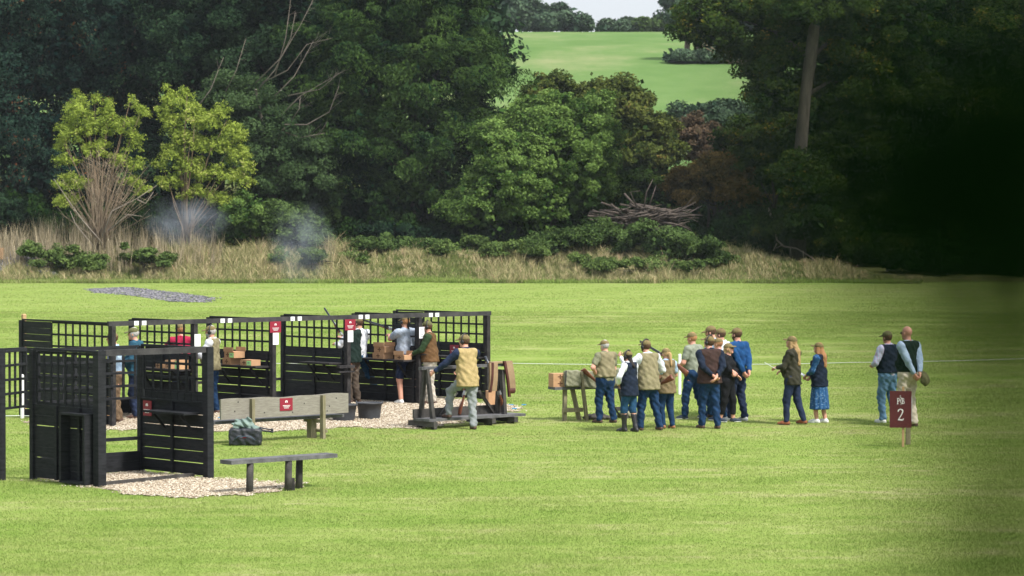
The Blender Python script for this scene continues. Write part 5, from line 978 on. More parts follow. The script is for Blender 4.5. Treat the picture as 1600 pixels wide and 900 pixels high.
def person(px, py, top, face, label, shirt='white_s', sleeve='long', vest=None, vhem=.86, vopen=False, legs='denim', shoes='brownshoe', boots=False, cap_='cap', hair='brown_h', hairlen=0, beard=None, muffs=False, glasses=False, aL='down', aR='down', lean=0.0, yaw=0.0, pitch=0.0, twist=0.0, fL=None, fR=None, stout=1.0, skirt=None, shorts=False, crop=False, base=None, H=None, shift=0.0, group=None, handcurl=.7, jacket=False, bun=False, watch=False, belt=None):
    PN[0] += 1; ph = PN[0] * 1.7
    b = Vector(base) if base is not None else P(px, py)
    sc_ = FPX / b.y
    if H is None: H = (W(px, top, b.y).z - b.z - (.02 if cap_ else 0)) / (1 - .10 * abs(lean))
    k = H / 1.78; A = np.array
    def pt(x, y, z): return A([x, y, z], float) * k
    ln = lambda p: A([p[0] + shift * max(0, p[2] / k - .9) * k, p[1] + math.tan(lean) * max(0, p[2] - .95 * k), p[2] - (1 - math.cos(lean)) * max(0, p[2] - .95 * k)])
    pel = pt(0, 0, .95); waist = ln(pt(0, 0, 1.08)); chest = ln(pt(0, .005, 1.30)); neck = ln(pt(0, -.015, 1.475)); hd = ln(pt(0, .03, 1.645))
    tw = twist; ct, st_ = math.cos(tw), math.sin(tw)
    def rotz(v, a): c, s = math.cos(a), math.sin(a); return A([v[0] * c - v[1] * s, v[0] * s + v[1] * c, v[2]])
    fem = hairlen > 0; sw = (.182 if fem else .212) * (stout ** .5)
    shL, shR = [ln(rotz(pt(s * sw, -.015, 1.425), tw)) for s in (-1, 1)]
    hipL, hipR = pt(-.088, 0, .92), pt(.088, 0, .92)
    ftL = fL or (-.12, .02, 0); ftR = fR or (.12, -.02, 0)
    ankL, ankR = pt(ftL[0], ftL[1] - .03, .085 + ftL[2]), pt(ftR[0], ftR[1] - .03, .085 + ftR[2])
    kL, ankL = ik(hipL, ankL, .43 * k, .415 * k, (-.15, 1, 0)); kR, ankR = ik(hipR, ankR, .43 * k, .415 * k, (.15, 1, 0))
    def arm(sh, spec, s):
        if isinstance(spec, str): wv, hv = ARM[spec]
        else: wv, hv = spec
        tgt = pt(wv[0] * s, wv[1], wv[2]); tgt = ln(tgt) if lean and isinstance(spec, str) else tgt; e, wr_ = ik(sh, tgt, .285 * k, .255 * k, (hv[0] * s, hv[1], hv[2])); return e, wr_
    eL, wL = arm(shL, aL, -1); eR, wR = arm(shR, aR, 1)
    S = A([1, 1.42, 1]); so2 = stout * 1.10; fr = .93 if fem else 1.0
    def torso(G, o=0.0, hem=False):
        d = cap(G, pel, waist, (.165 * so2) * k + o, (.14 * so2 * fr) * k + o, S); d = smin(d, cap(G, waist, chest, (.142 * so2 * fr) * k + o, .168 * (so2 ** .7) * fr * k + o, S), .05); d = smin(d, cap(G, chest, neck * .6 + chest * .4, .165 * (so2 ** .6) * fr * k + o, .12 * k + o, S), .05)
        d = smin(d, cap(G, shL * .88 + neck * .12, shR * .88 + neck * .12, .070 * k + o, .070 * k + o), .05); d = smin(d, cap(G, neck - A([0, 0, .05 * k]), neck + A([0, .005, .03 * k]), .085 * k + o, .062 * k + o), .03)
        if so2 > 1.05: d = smin(d, ell(G, waist + A([0, .05 * k, .02 * k]), A([.15, .15, .15]) * k * so2 + o), .04)
        if fem: d = smin(d, ell(G, chest + A([0, .10 * k, .0]), A([.13, .07, .075]) * k + o), .03)
        return d * .92
    def arms(G, o=0.0, full=True, frac=1.0):
        d = None
        for s, e, w_ in ((shL, eL, wL), (shR, eR, wR)):
            d = smin(d, cap(G, s, e, (.063 if not fem else .052) * k + o, (.050 if not fem else .042) * k + o), .02) if full or frac > .9 else smin(d, cap(G, s, s + (e - s) * frac, .058 * k + o, .052 * k + o), .02)
            if full: d = smin(d, cap(G, e, w_, .047 * k + o, (.032 if not fem else .026) * k + o), .02)
        return d
    def legs_(G, o=0.0, bag=0.0):
        d = None
        for h, kn, an in ((hipL, kL, ankL), (hipR, kR, ankR)): q = smin(cap(G, h, kn, .096 * k * so2 ** .5 + o, .064 * k + o + bag * .5), cap(G, kn, an, .062 * k + o + bag * .5, .045 * k + o + bag), .03); d = q if d is None else smin(d, q, .015)
        return smin(d, cap(G, hipL, hipR, .092 * k + o, .092 * k + o), .06)
    pts = np.stack([pel, hd, shL, shR, eL, eR, wL, wR, kL, kR, ankL, ankR, hd + A([0, 0, .15])]); lo_, hi_ = pts.min(0) - .22 * k, pts.max(0) + .22 * k; lo_[2] = -.02
    h1 = .0165; G, lo = grid(lo_, hi_, h1)
    T0 = torso(G); Ar = arms(G); Lg = legs_(G)
    body = smin(smin(T0 + .006, Ar, .03), Lg, .04); body = smin(body, cap(G, neck, hd - A([0, 0, .05 * k]), .056 * k, .054 * k), .02)
    V1, Q1 = snet(body, lo, h1)
    # head, in its own frame at fine resolution
    hr = Matrix.Rotation(yaw, 3, 'Z') @ Matrix.Rotation(-pitch, 3, 'X'); HR = A(hr)
    Gh, lh = grid((-.12, -.14, -.18), (.12, .20, .16), .0075)
    hs = k * .98
    def headf(G, o=0.0):
        d = ell(G, (0, -.012, .03), A([.076, .096, .096]) + o); d = smin(d, ell(G, (0, .028, -.035), A([.060, .068, .085]) + o), .03); return d
    hf = headf(Gh); hf = smin(hf, cap(Gh, (0, .088, .012), (0, .110, -.022), .009, .014), .012); hf = smin(hf, ell(Gh, (0, .074, -.062), (.026, .018, .014)), .012); hf = smin(hf, ell(Gh, (0, .068, -.098), (.028, .022, .018)), .015)
    for s in (-1, 1): hf = smin(hf, ell(Gh, (s * .078, -.008, -.012), (.010, .019, .031)), .006); hf = np.maximum(hf, -ell(Gh, (s * .031, .098, .006), (.015, .012, .009)))
    hf = smin(hf, cap(Gh, (0, -.02, -.06), (0, -.035, -.17), .054, .058), .03)
    V2, Q2 = snet(hf, lh, .0075); mi2 = np.zeros(len(Q2), int); qc = V2[Q2].mean(1)
    mi2[(np.abs(np.abs(qc[:, 0]) - .031) < .014) & (np.abs(qc[:, 2] - .006) < .008) & (qc[:, 1] > .075)] = 2; mi2[(np.abs(qc[:, 0]) < .024) & (np.abs(qc[:, 2] + .062) < .007) & (qc[:, 1] > .08)] = 1
    mi2[(np.abs(np.abs(qc[:, 0]) - .031) < .018) & (np.abs(qc[:, 2] - .024) < .006) & (qc[:, 1] > .07)] = 3
    tr_ = lambda Vx: (Vx * hs) @ HR.T + hd
    hands = []
    for s, e, w_ in ((-1, eL, wL), (1, eR, wR)):
        u = w_ - e; nrm = A([-s * .8, .3, 0.0]); 
        if abs(u[2]) < .5 * np.linalg.norm(u): nrm = A([0, .1, -1.0])
        Vh, Qh = hand(w_, u, nrm, s * (1 if nrm[2] == 0 else -1), handcurl, H); hands.append((Vh, Qh))
    Vs = [V1, tr_(V2)] + [h_[0] for h_ in hands]; Qs = [Q1, Q2] + [h_[1] for h_ in hands]; off = 0; QQ = []; mi = []
    for v_, q_, m_ in zip(Vs, Qs, [np.zeros(len(Q1), int), mi2] + [np.zeros(len(h_[1]), int) for h_ in hands]): QQ.append(q_ + off); off += len(v_); mi.append(m_)
    root = mesh_np('person', np.concatenate(Vs), np.concatenate(QQ), [M['skin'], M['lip'], M['eye'], M[hair]], mi=np.concatenate(mi), smooth=True)
    root.location = b; root.rotation_euler = (0, 0, R(face)); tag(root, label, 'person', group)
    def part(name, F, mat, l=lo, h=h1, hfr=False):
        if not (F < 0).any(): return None
        v_, q_ = snet(F, l, h)
        if hfr: v_ = tr_(v_)
        return mesh_np(name, v_, q_, M[mat], root, smooth=True)
    z = G[..., 2]; wk = wr(G, 1.0, ph)
    # top
    if shirt:
        long_ = sleeve == 'long'; d = smin(torso(G, .012), arms(G, .012 if long_ else .016, long_, .62), .03) + wk * .7
        d = np.maximum(d, .90 * k - z); d = np.maximum(d, -(cap(G, neck + A([0, .01, .015]), neck + A([0, .02, .2]), .058 * k, .10 * k)))
        for e, w_ in ((eL, wL), (eR, wR)): a_ = (w_ - e) / np.linalg.norm(w_ - e); d = np.maximum(d, np.minimum((G - w_) @ a_, .09 - np.sqrt(((G - w_) ** 2).sum(-1))))
        part('shirt' if not jacket else 'jacket', d, shirt)
    if vest:
        d = torso(G, .024); fl = cap(G, waist, pt(0, 0, vhem - .03), .152 * so2 * k + .022, (.178 * so2 + (1.0 - vhem) * .10) * k + .02, A([1, 1.3, 1])); d = smin(d, fl, .05) + wk
        d = np.maximum(d, vhem * k - z); d = np.maximum(d, z - (neck[2] + .045 * k)); d = np.maximum(d, -cap(G, neck + A([0, .02, .0]), neck + A([0, .03, .2]), .060 * k, .10 * k))
        for s_, e in ((shL, eL), (shR, eR)): d = np.maximum(d, -cap(G, s_ + (e - s_) * .12 + A([np.sign(s_[0]) * .015, 0, .01]), s_ + (e - s_) * 1.2 + A([np.sign(s_[0]) * .03, 0, 0]), .058 * k, .075 * k))
        d = np.maximum(d, np.where(z > shL[2] - .12 * k, np.abs(G[..., 0] * ct + G[..., 1] * st_) - sw * k * .93, -1.0)); vo = part('gilet', d, vest)
    if jacket:
        fl = cap(G, waist, pt(0, 0, vhem - .03), .150 * k + .028, (.185) * k + .03, A([1, 1.3, 1])); d = smin(fl, torso(G, .026), .04) + wk * 1.2; d = np.maximum(d, vhem * k - z); d = np.maximum(d, z - (neck[2] + .03)); part('jacket_skirt', d, shirt)
    if belt:
        d = torso(G, .034) + wk; zb = 1.06 * k; q_ = np.abs(z - zb) - .022 * k; d = np.maximum(d, q_); part('belt', d, belt)
    # legs
    if skirt:
        ftz = .30; d = cap(G, pt(0, 0, 1.0), pt(0, 0, ftz), .178 * k, .24 * k, A([1, 1.15, 1])); ang = np.arctan2(G[..., 1], G[..., 0]); d = d + .010 * np.sin(ang * 13 + z * 3) * np.clip((1.0 - z / k) * 2, 0, 1) + wk * .5; d = np.maximum(d, ftz * k - z); d = np.maximum(d, z - 1.05 * k); part('skirt', d, skirt)
    elif legs:
        d = legs_(G, .013, .006 if not fem else -.002) + wk * (1.25 if not fem else .5); d = smin(d, cap(G, pel, waist * .3 + pel * .7, .165 * so2 * k + .008, .155 * so2 * k + .008, S), .03); d = np.maximum(d, z - 1.04 * k); cut = .045 if not (boots or shorts or crop) else (.40 if boots else (.50 if shorts else .17)); 
        cz = np.minimum(ankL[2], ankR[2]) - .085 * k
        dL = np.sqrt(((G - ankL)[..., :2] ** 2).sum(-1)); dR = np.sqrt(((G - ankR)[..., :2] ** 2).sum(-1)); base_z = np.where(dL < dR, ankL[2], ankR[2]) - .085 * k
        d = np.maximum(d, cut * k + base_z - z); part('shorts' if shorts else 'trousers', d, legs)
    # shoes or boots
    for an, kn, ft, s in ((ankL, kL, ftL, -1), (ankR, kR, ftR, 1)):
        tx = s * .035; Gf, lf_ = grid(an + A([-.13, -.13, -.10 * k]), an + A([.13, .26, .12 if not boots else .42]), .0095); q = an - A([0, 0, .05 * k])
        toe = q + A([tx, .155 * k, -.005]); d = smin(cap(Gf, q + A([0, -.035, 0]), q + A([tx * .4, .07, .002]), .040 * k, .043 * k), cap(Gf, q + A([tx * .4, .07, 0]), toe, .043 * k, .030 * k), .03); d = smin(d, cap(Gf, q, an + A([0, 0, .02]), .045 * k, .042 * k), .03)
        if boots: d = smin(d, cap(Gf, an, an + (kn - an) * .78, .050 * k, .066 * k), .03); d = np.maximum(d, Gf[..., 2] - (an[2] + .30 * k))
        else: d = np.maximum(d, Gf[..., 2] - (an[2] + (.015 if shoes not in ('brownshoe', 'tanboot') else .05)))
        fl_ = an[2] - .085 * k; d = np.maximum(d, fl_ + .004 - Gf[..., 2]); o = None
        v_, q_ = snet(d, lf_, .0095); o = mesh_np('boot' if boots or shoes == 'tanboot' else 'shoe', v_, q_, M[shoes], root, smooth=True)
        so3 = smin(cap(Gf, q + A([0, -.035, 0]), q + A([tx * .4, .07, 0]), .044 * k, .047 * k), cap(Gf, q + A([tx * .4, .07, 0]), toe, .047 * k, .034 * k), .03); so3 = np.maximum(np.maximum(so3, fl_ + .001 - Gf[..., 2]), Gf[..., 2] - fl_ - .022)
        if (so3 < 0).any(): v_, q_ = snet(so3, lf_, .0095); mesh_np('sole', v_, q_, M['white' if shoes in ('whiteshoe', 'navyshoe') else 'blackboot'], o, smooth=True)
    # hair, cap, ear defenders
    x, y, zz = Gh[..., 0], Gh[..., 1], Gh[..., 2]
    if hair and hair != 'bald':
        d = headf(Gh, .010) + .002 * np.sin(x * 190 + 3 * np.sin(zz * 60)) ; d = np.maximum(d, y - .035 - np.clip(zz - .05, 0, .1) * 1.2); d = np.maximum(d, -.075 - zz + np.clip(y, 0, .1) * 1.0) if not fem else np.maximum(d, -.11 - zz)
        d = np.maximum(d, -ell(Gh, (.085, 0, -.015), (.02, .022, .032))) if not fem else d; part('hair', d, hair, lh, .0075, True)
    if fem and hairlen > .02:
        G2, l2_ = grid(hd + A([-.2, -.30, -.25 - hairlen]), hd + A([.2, .18, .15]), .011); off_ = HR @ A([0, -.075, 0]) * hs; p0 = hd + off_ + A([0, 0, .03]); p1 = hd + off_ * 1.3 + A([0, -.02, -.14]); p2 = A([p1[0] * .9, min(chest[1] - .135 * k, p1[1]), hd[2] - .12 - hairlen])
        hw = .062 if hairlen > .08 else .045; d = smin(cap(G2, p0 + HR @ A([0, .02, -.02]), p1, hw * .85, hw), cap(G2, p1, p2, hw, .035), .03)
        if hairlen > .15:
            for s in (-1, 1): d = smin(d, cap(G2, hd + HR @ A([s * .062, -.02, .0]) * hs, hd + A([s * .085, -.02, -.20]), .030, .028), .03)
        d = d + .004 * np.sin(G2[..., 0] * 150 + 4 * np.sin(G2[..., 2] * 22)); v_, q_ = snet(d, l2_, .011); mesh_np('hair', v_, q_, M[hair], root, smooth=True)
    if bun:
        G2, l2_ = grid(hd + A([-.15, -.25, -.35]), hd + A([.15, .15, .15]), .011); p0 = hd + A([0, -.10, .0]); d = cap(G2, p0, p0 + A([.0, -.05, -.20]), .035, .018) + .003 * np.sin(G2[..., 0] * 150); v_, q_ = snet(d, l2_, .011); mesh_np('ponytail', v_, q_, M[hair], root, smooth=True)
    if beard: d = headf(Gh, .009); d = np.maximum(np.maximum(d, zz + .038), np.maximum(-y + .005, -zz - .13)); part('beard', d, beard, lh, .0075, True)
    if cap_:
        d = ell(Gh, (0, -.008, .052), (.090, .108, .082)); d = np.maximum(d, .030 - zz - .10 * (y + .02)) + .0015 * np.sin(x * 120) * np.sin(y * 110)
        br = ell(Gh, (0, .095, .050), (.068, .062, .013)); br = ell(np.stack([x, y, zz + .22 * (y - .06) + 3.0 * x * x], -1), (0, .112, .050), (.074, .074, .010)); d = smin(d, br - .004, .012); part('cap', d, cap_, lh, .0075, True)
    if muffs:
        t = MB(); arcp = [(math.cos(a) * .106, -.012, .0 + math.sin(a) * .148) for a in np.linspace(0, math.pi, 13)]; t.tube([tuple(tr_(A([p]))[0]) for p in arcp], .011, 6)
        o = t.build('ear_defenders', M['blackboot'], root, smooth=True)
        for s in (-1, 1): t = MB(); t.tube([tuple(tr_(A([[s * q, -.010, -.012]]))[0]) for q in (.076, .086, .108, .114)], [.030 * k, .038 * k, .036 * k, .024 * k], 12); t.build('ear_cup', M['blackboot'], o, smooth=True)
    if glasses:
        t = MB()
        for s in (-1, 1): t.tube([tuple(tr_(A([q]))[0]) for q in ((s * .031, .101, .006), (s * .031, .107, .006))], .021, 10); t.tube([tuple(tr_(A([q]))[0]) for q in ((s * .05, .100, .01), (s * .082, .0, .008))], .003, 4)
        t.build('glasses', M['blackboot'], root, smooth=True)
    if watch: t = MB(); a_ = (wL - eL) / np.linalg.norm(wL - eL); t.tube([tuple(wL - a_ * .045), tuple(wL - a_ * .02)], .036 * k, 10); t.build('watch', M['blackboot'], root, smooth=True)
    Mw = Matrix.Translation(b) @ Matrix.Rotation(R(face), 4, 'Z')
    return dict(root=root, wL=Mw @ Vector(wL), wR=Mw @ Vector(wR), eL=Mw @ Vector(eL), eR=Mw @ Vector(eR), sh=Mw @ Vector(shR), M=Mw, k=k)
QB = 'spectators and shooters on the lawn'
SB = 'people in the shooting bays'
# right hand pair, pair with hats, centre group (faces: degrees turned left from facing away)
a = person(1239, 664, 523, 62, 'long haired blond woman in a dark olive jacket and navy leggings writing on papers', shirt='olived', jacket=True, vhem=.80, legs='navy_t', shoes='loafer', hair='blond', hairlen=.27, aL=((.10, .30, 1.14), (.7, -.6, -.5)), aR=((.12, .26, 1.08), (.8, -.7, -.4)), fL=(-.10, .12, 0), fR=(.13, -.16, 0), pitch=-.25, group=QB)
pp = a['wL']; t = MB(); t.bar((-.09, 0, 0), (.09, 0, 0), .24, .008); o = tag(t.build('score_sheet', M['paper']), 'white sheets held by the woman in the dark olive jacket', 'papers'); fw = a['M'].to_3x3() @ Vector((.05, .13, .0)); o.location = a['wL'] + fw + Vector((0, 0, .02)); o.rotation_euler = (.5, .2, R(70))
b2 = person(1281, 661, 533, 58, 'woman in a blue floral dress, navy gilet and white trainers', shirt='floral', vest='navy', vhem=.80, legs=None, skirt='floral', shoes='whiteshoe', hair='ginger', hairlen=.2, aL=((.08, .27, 1.05), (.7, -.6, -.5)), aR=((.10, .25, 1.0), (.8, -.7, -.4)), fL=(-.08, .06, 0), fR=(.10, -.06, 0), pitch=-.2, group=QB)
t = MB(); t.bar((-.06, 0, 0), (.06, 0, 0), .16, .01); o = tag(t.build('notebook', M['paper']), 'small white notebook held by the woman in the floral dress', 'notebook'); o.location = b2['wL'] + b2['M'].to_3x3() @ Vector((.03, .11, .01)); o.rotation_euler = (.5, 0, R(60))
person(1388, 661, 515, 36, 'man in a navy gilet over a plaid shirt with light blue jeans and white trainers', shirt='plaid', vest='navy', vhem=.97, legs='denim_l', shoes='whiteshoe', hair='brown_h', aL=((.16, .24, 1.12), (.7, -.8, -.2)), aR=((.22, .04, 1.04), (1, -.6, 0)), fL=(-.10, .06, 0), fR=(.11, -.05, 0), cap_='capg', group=QB)
p4 = person(1419, 667, 509, 50, 'bald man in a black green gilet and cream trousers with hands behind his back', shirt='blue_s', vest='forest', vhem=.97, legs='cream', shoes='brownshoe', hair='grey_h' if False else 'bald_skin', cap_=None, aL='back', aR=((.02, -.24, .92), (1, -.5, 0)), fL=(-.10, .05, 0), fR=(.11, -.03, 0), glasses=True, group=QB) if False else None
M['bald'] = M['skin']
p4 = person(1419, 667, 509, 42, 'bald man in a black green gilet and cream trousers with hands behind his back', shirt='blue_s', vest='forest', vhem=.97, legs='cream', shoes='brownshoe', hair='bald', cap_=None, aL='back', aR=((.04, -.24, .95), (1, -.5, 0)), fL=(-.10, .05, 0), fR=(.11, -.03, 0), glasses=True, group=QB)
G_, l_ = grid((-.15, -.18, -.12), (.15, .18, .1), .01); d_ = np.maximum(ell(G_, (0, 0, 0), (.10, .12, .08)), -G_[..., 2] - .03); d_ = smin(d_, ell(G_, (0, .12, -.02), (.08, .07, .012)), .015) + wr(G_, .6); v_, q_ = snet(d_, l_, .01); o = tag(mesh_np('flat_cap', v_, q_, M['capg'], smooth=True), 'dark tweed cap held behind the bald man by his fingers', 'cap'); o.location = p4['wR'] + Vector((.09, 0, -.13)); o.rotation_euler = (1.2, .4, .6)
person(946, 661, 529, 42, 'grey haired stout man in a khaki shirt with one hand on his hip', shirt='olive', sleeve='short', vest='khaki', vhem=.98, legs='denim', hair='grey_h', shoes='brownshoe', aL=((.21, .05, 1.03), (1, -.3, .1)), aR='tuck', stout=1.22, fL=(-.12, .08, 0), fR=(.13, -.10, 0), watch=True, group=QB)
p6 = person(984, 675, 546, 48, 'woman in navy gilet, white sleeves and knee boots listening to the instructor behind her', shirt='white_s', vest='navy', vhem=.78, legs='denim_m', boots=True, shoes='blackboot', hair='black_h', hairlen=.05, muffs=True, aL=((.22, .12, 1.06), (1, -.5, -.1)), aR=((.12, .22, 1.0), (1, -.6, 0)), fL=(-.07, .12, 0), fR=(.05, -.10, 0), group=QB, pitch=-.15, lean=.05)
p7 = person(1014, 673, 530, 36, 'instructor in a khaki waistcoat and ear defenders pointing over her shoulder', shirt='white_s', vest='khaki', vhem=.80, legs='denim', muffs=True, beard='brown_h', hair='brown_h', stout=1.12, aL=((.42, .34, 1.43), (.8, 0, -.9)), aR=((.22, .22, 1.10), (.8, -.8, 0)), fL=(-.15, .10, 0), fR=(.16, -.12, 0), lean=.10, pitch=-.05, group=QB)
person(1042, 670, 542, 40, 'blond ponytailed woman in a brown tweed gilet and tan boots behind the instructor', shirt='blue_s', sleeve='short', vest='khaki2', vhem=.78, legs='denim', hair='blond', hairlen=.02, bun=True, shoes='tanboot', aL='tuck', aR=((.16, .24, 1.12), (.8, -.9, 0)), fL=(-.09, .05, 0), fR=(.10, -.05, 0), group=QB)
p9 = person(1083, 655, 517, 52, 'man in an oatmeal tee shirt and dark jeans carrying a shotgun over his arm', shirt='oatmeal', sleeve='short', legs='denim', hair='ginger', shoes='navyshoe', aL=((.16, .24, 1.06), (.8, -.9, 0)), aR=((.12, .28, 1.10), (.8, -.8, 0)), fL=(-.16, .12, 0), fR=(.16, -.14, 0), group=QB)
person(1109, 670, 522, 20, 'man in a dark brown gilet and ear defenders clasping his hands behind his back', shirt='navy', vest='plum', vhem=.86, legs='denim', hair='brown_h', muffs=True, cap_='cap', aL=((.02, -.21, 1.02), (1, -.3, 0)), aR=((.04, -.24, 1.00), (1, -.3, 0)), fL=(-.12, .10, 0), fR=(.12, -.08, 0), shoes='brownshoe', stout=1.1, yaw=.5, pitch=-.2, group=QB)
person(1137, 660, 534, -118, 'woman in black with sunglasses and cropped trousers standing with folded arms', shirt='blackc', legs='blackc', crop=True, hair='blond', hairlen=.10, glasses=True, aL=((-.04, .20, 1.12), (.8, .2, -.6)), aR=((-.02, .22, 1.05), (.8, .2, -.6)), shoes='navyshoe', fL=(-.10, .12, 0), fR=(.10, -.10, 0), yaw=.1, pitch=-.2, group=QB)
person(1153, 658, 510, 46, 'man in a royal blue shirt and navy trousers holding his hands behind him', shirt='blue_m', legs='navy_t', hair='brown_h', shoes='whiteshoe', aL='back', aR=((.05, -.24, .95), (1, -.5, 0)), beard='brown_h', fL=(-.11, .10, 0), fR=(.11, -.05, 0), group=QB)
person(1113, 652, 507, 70, 'bearded man in a cap at the back of the group, pale blue shirt', shirt='blue_s', legs='denim_m', hair='brown_h', beard='brown_h', aL='front', aR='tuck', pitch=.15, group=QB)
person(1128, 650, 511, 60, 'man in a white shirt behind the woman with sunglasses', shirt='white_s', legs='navy_t', hair='brown_h', aL='front', aR='down', group=QB)
person(1124, 657, 526, 55, 'shorter person in cap and jeans between brown gilet and black jacket', shirt='white_s', sleeve='short', legs='denim_m', hair='ginger', shoes='navyshoe', aL='tuck', aR='tuck', group=QB)
# guns on the lawn group
y9 = p9['root'].location.y; gun(W(1077, 579, y9 - .45), W(1031, 552, y9 - .15), 'shotgun carried over the arm of the man in the oatmeal tee shirt')
gun(W(1048, 584, 50.35), W(1018, 612, 50.7), 'shotgun stock tucked under the elbow beside the khaki waistcoat')
# the man at the rack
RB = RA + rq(1.08, -.50, 0); fz = gz(RB)
person(737, 672, 528, 30, 'man in a tan waistcoat leaning on the gun rack with one boot raised', base=P(731, 671), H=1.70, shirt='navy_t', vest='tan', vhem=.80, legs='grey_p', belt='tan', shoes='brownshoe', hair='brown_h', muffs=True, aL=((.56, .36, 1.04), (.2, -.6, -.5)), aR=((.10, .50, 1.05), (.9, -.5, -.2)), fL=(-.24, .34, .20), fR=(.05, -.10, 0), lean=.16, yaw=.5, group=QB)
# the bays
person(0, 0, 0, 80, 'man in a brown waistcoat over dark green sleeves at the rightmost bay', base=P(672, 632), H=1.66, shirt='green_s', vest='brownv', vhem=.90, legs='stone', belt='blackboot', shoes='brownshoe', hair='brown_h', muffs=True, aL=((.14, .34, 1.08), (.7, -.7, -.3)), aR='front', cap_='capg', stout=1.15, lean=.05, group=SB)
p18 = person(0, 0, 0, 35, 'man in a pale grey tee shirt and shorts shooting behind the trellis', base=P(634, 631), H=1.76, shirt='grey_t', sleeve='short', legs='navy_t', shorts=True, shoes='whiteshoe', hair='ginger', cap_='cap', muffs=True, aL=((.10, .46, 1.36), (.6, 0, -.8)), aR=((.12, .22, 1.34), (.9, 0, -.3)), fR=(.24, -.1, 0), group=SB)
gun(p18['M'] @ Vector((.12, .14, 1.38)), p18['M'] @ Vector((-.25, 1.1, 1.62)), 'shotgun held by the shooter in the pale grey tee shirt')
person(0, 0, 0, 60, 'instructor in a dark gilet and taupe trousers behind the crimson post sign', base=P(551, 630), H=1.72, shirt='white_s', vest='forest', vhem=.84, legs='brownt2', shoes='brownshoe', hair='black_h', muffs=True, aL=((.10, .34, 1.22), (.7, -.4, -.5)), aR='tuck', group=SB)
p20 = person(0, 0, 0, 50, 'shooter in a white tee shirt and blue jeans stepping back onto a white trainer', base=P(562, 627), H=1.70, shirt='white_s', sleeve='short', legs='denim_m', shoes='whiteshoe', hair='brown_h', cap_='cap', aL=((.12, .46, 1.34), (.6, 0, -.8)), aR=((.10, .20, 1.32), (.9, 0, -.4)), fL=(-.16, .22, 0), fR=(.26, -.30, 0), group=SB)
gun(W(548, 545, p20['root'].location.y), W(512, 490, p20['root'].location.y + .5), 'shotgun raised steeply towards the sky in the middle bay')
p21 = person(0, 0, 0, 75, 'white bearded man in an olive waistcoat and ear defenders in the second bay', base=P(331, 647), H=1.68, shirt='white_s', vest='khaki', vhem=.88, legs='denim', shoes='brownshoe', hair='grey_h', beard='grey_h', muffs=True, cap_='cap', aL=((.14, .34, 1.16), (.7, -.7, -.3)), aR='front', group=SB)
person(0, 0, 0, 30, 'man in a crimson sweater behind the trellis of the second bay', base=(-6.34, 54.5, .06), H=1.70, shirt='red_s', legs='navy_t', hair='ginger', cap_='cap', aL='up', aR='tuck', muffs=False, group=SB)
person(0, 0, 0, 82, 'man in a tweed cap and teal jacket in the leftmost bay', base=P(213, 654), H=1.70, shirt='teal', legs='navy_t', shoes='brownshoe', hair='grey_h', cap_='capg', jacket=True, vhem=.84, aL=((.16, .22, 1.10), (.7, -.8, -.2)), aR='front', lean=.05, group=SB)
person(0, 0, 0, 95, 'man in a pale shirt and brown trousers at the left post of the row', base=P(182, 660), H=1.66, shirt='blue_s', legs='brownt', shoes='brownshoe', hair='brown_h', cap_='cap', aL='front', aR='tuck', lean=.08, group=SB)

# ---------------------------------------------------------------- smoke, haze, near foliage
def volmat(name, dens, col, scale=None, soft=True):
    m, n, o = nodes(name); v = n.nodes.new('ShaderNodeVolumePrincipled'); v.inputs['Color'].default_value = c4(col); v.inputs['Density'].default_value = dens
    if scale:
        tc = n.nodes.new('ShaderNodeTexCoord'); ln_ = n.nodes.new('ShaderNodeVectorMath'); ln_.operation = 'LENGTH'; L(n, tc.outputs['Object'], ln_.inputs[0])
        mr = n.nodes.new('ShaderNodeMapRange'); mr.inputs[1].default_value = 1.0; mr.inputs[2].default_value = .2; mr.inputs[3].default_value = 0; mr.inputs[4].default_value = dens; L(n, ln_.outputs['Value'], mr.inputs[0])
        nz = noise(n, tc.outputs['Object'], scale, 3); mp = n.nodes.new('ShaderNodeMapRange'); mp.inputs[1].default_value = .4; mp.inputs[2].default_value = .7; L(n, nz.outputs['Fac'], mp.inputs[0])
        ml = n.nodes.new('ShaderNodeMath'); ml.operation = 'MULTIPLY'; L(n, mr.outputs[0], ml.inputs[0]); L(n, mp.outputs[0], ml.inputs[1]); L(n, ml.outputs[0], v.inputs['Density'])
    L(n, v.outputs[0], o.inputs['Volume']); return m
def hz_box():
    x0, x1, y0, y1, z0, z1 = -700, 700, -40, 1100, -3.0, 60
    V = [(x, y, z) for z in (z0, z1) for y in (y0, y1) for x in (x0, x1)]
    o = mesh_np('haze', V, np.array([(0, 2, 3, 1), (4, 5, 7, 6), (0, 1, 5, 4), (2, 6, 7, 3), (0, 4, 6, 2), (1, 3, 7, 5)]), volmat('thin_air_haze', .00009, (.80, .88, .95))); o['kind'] = 'stuff'
hz_box()
def smoke(px, py, rx, rz, d, dens, label):
    b = W(px, py, d); s = FPX / d; V = []; K = 12
    for i in range(K + 1):
        for j in range(2 * K): th = math.pi * i / K; p = math.pi * j / K; V.append((math.sin(th) * math.cos(p), math.sin(th) * math.sin(p), math.cos(th)))
    Q = [(i * 2 * K + j, (i + 1) * 2 * K + j, (i + 1) * 2 * K + (j + 1) % (2 * K), i * 2 * K + (j + 1) % (2 * K)) for i in range(K) for j in range(2 * K)]
    o = mesh_np('gun_smoke', V, np.array(Q), volmat('thin_gun_smoke', dens, (.72, .82, .95), 1.6)); o.location = b; o.scale = (rx / s, 1.2, rz / s); tag(o, label, 'smoke', kind='stuff')
smoke(290, 345, 75, 45, 178, .5, 'thin blue gun smoke drifting under the right sapling'); smoke(470, 380, 60, 75, 176, .38, 'wisp of pale gun smoke before the nettle bush')
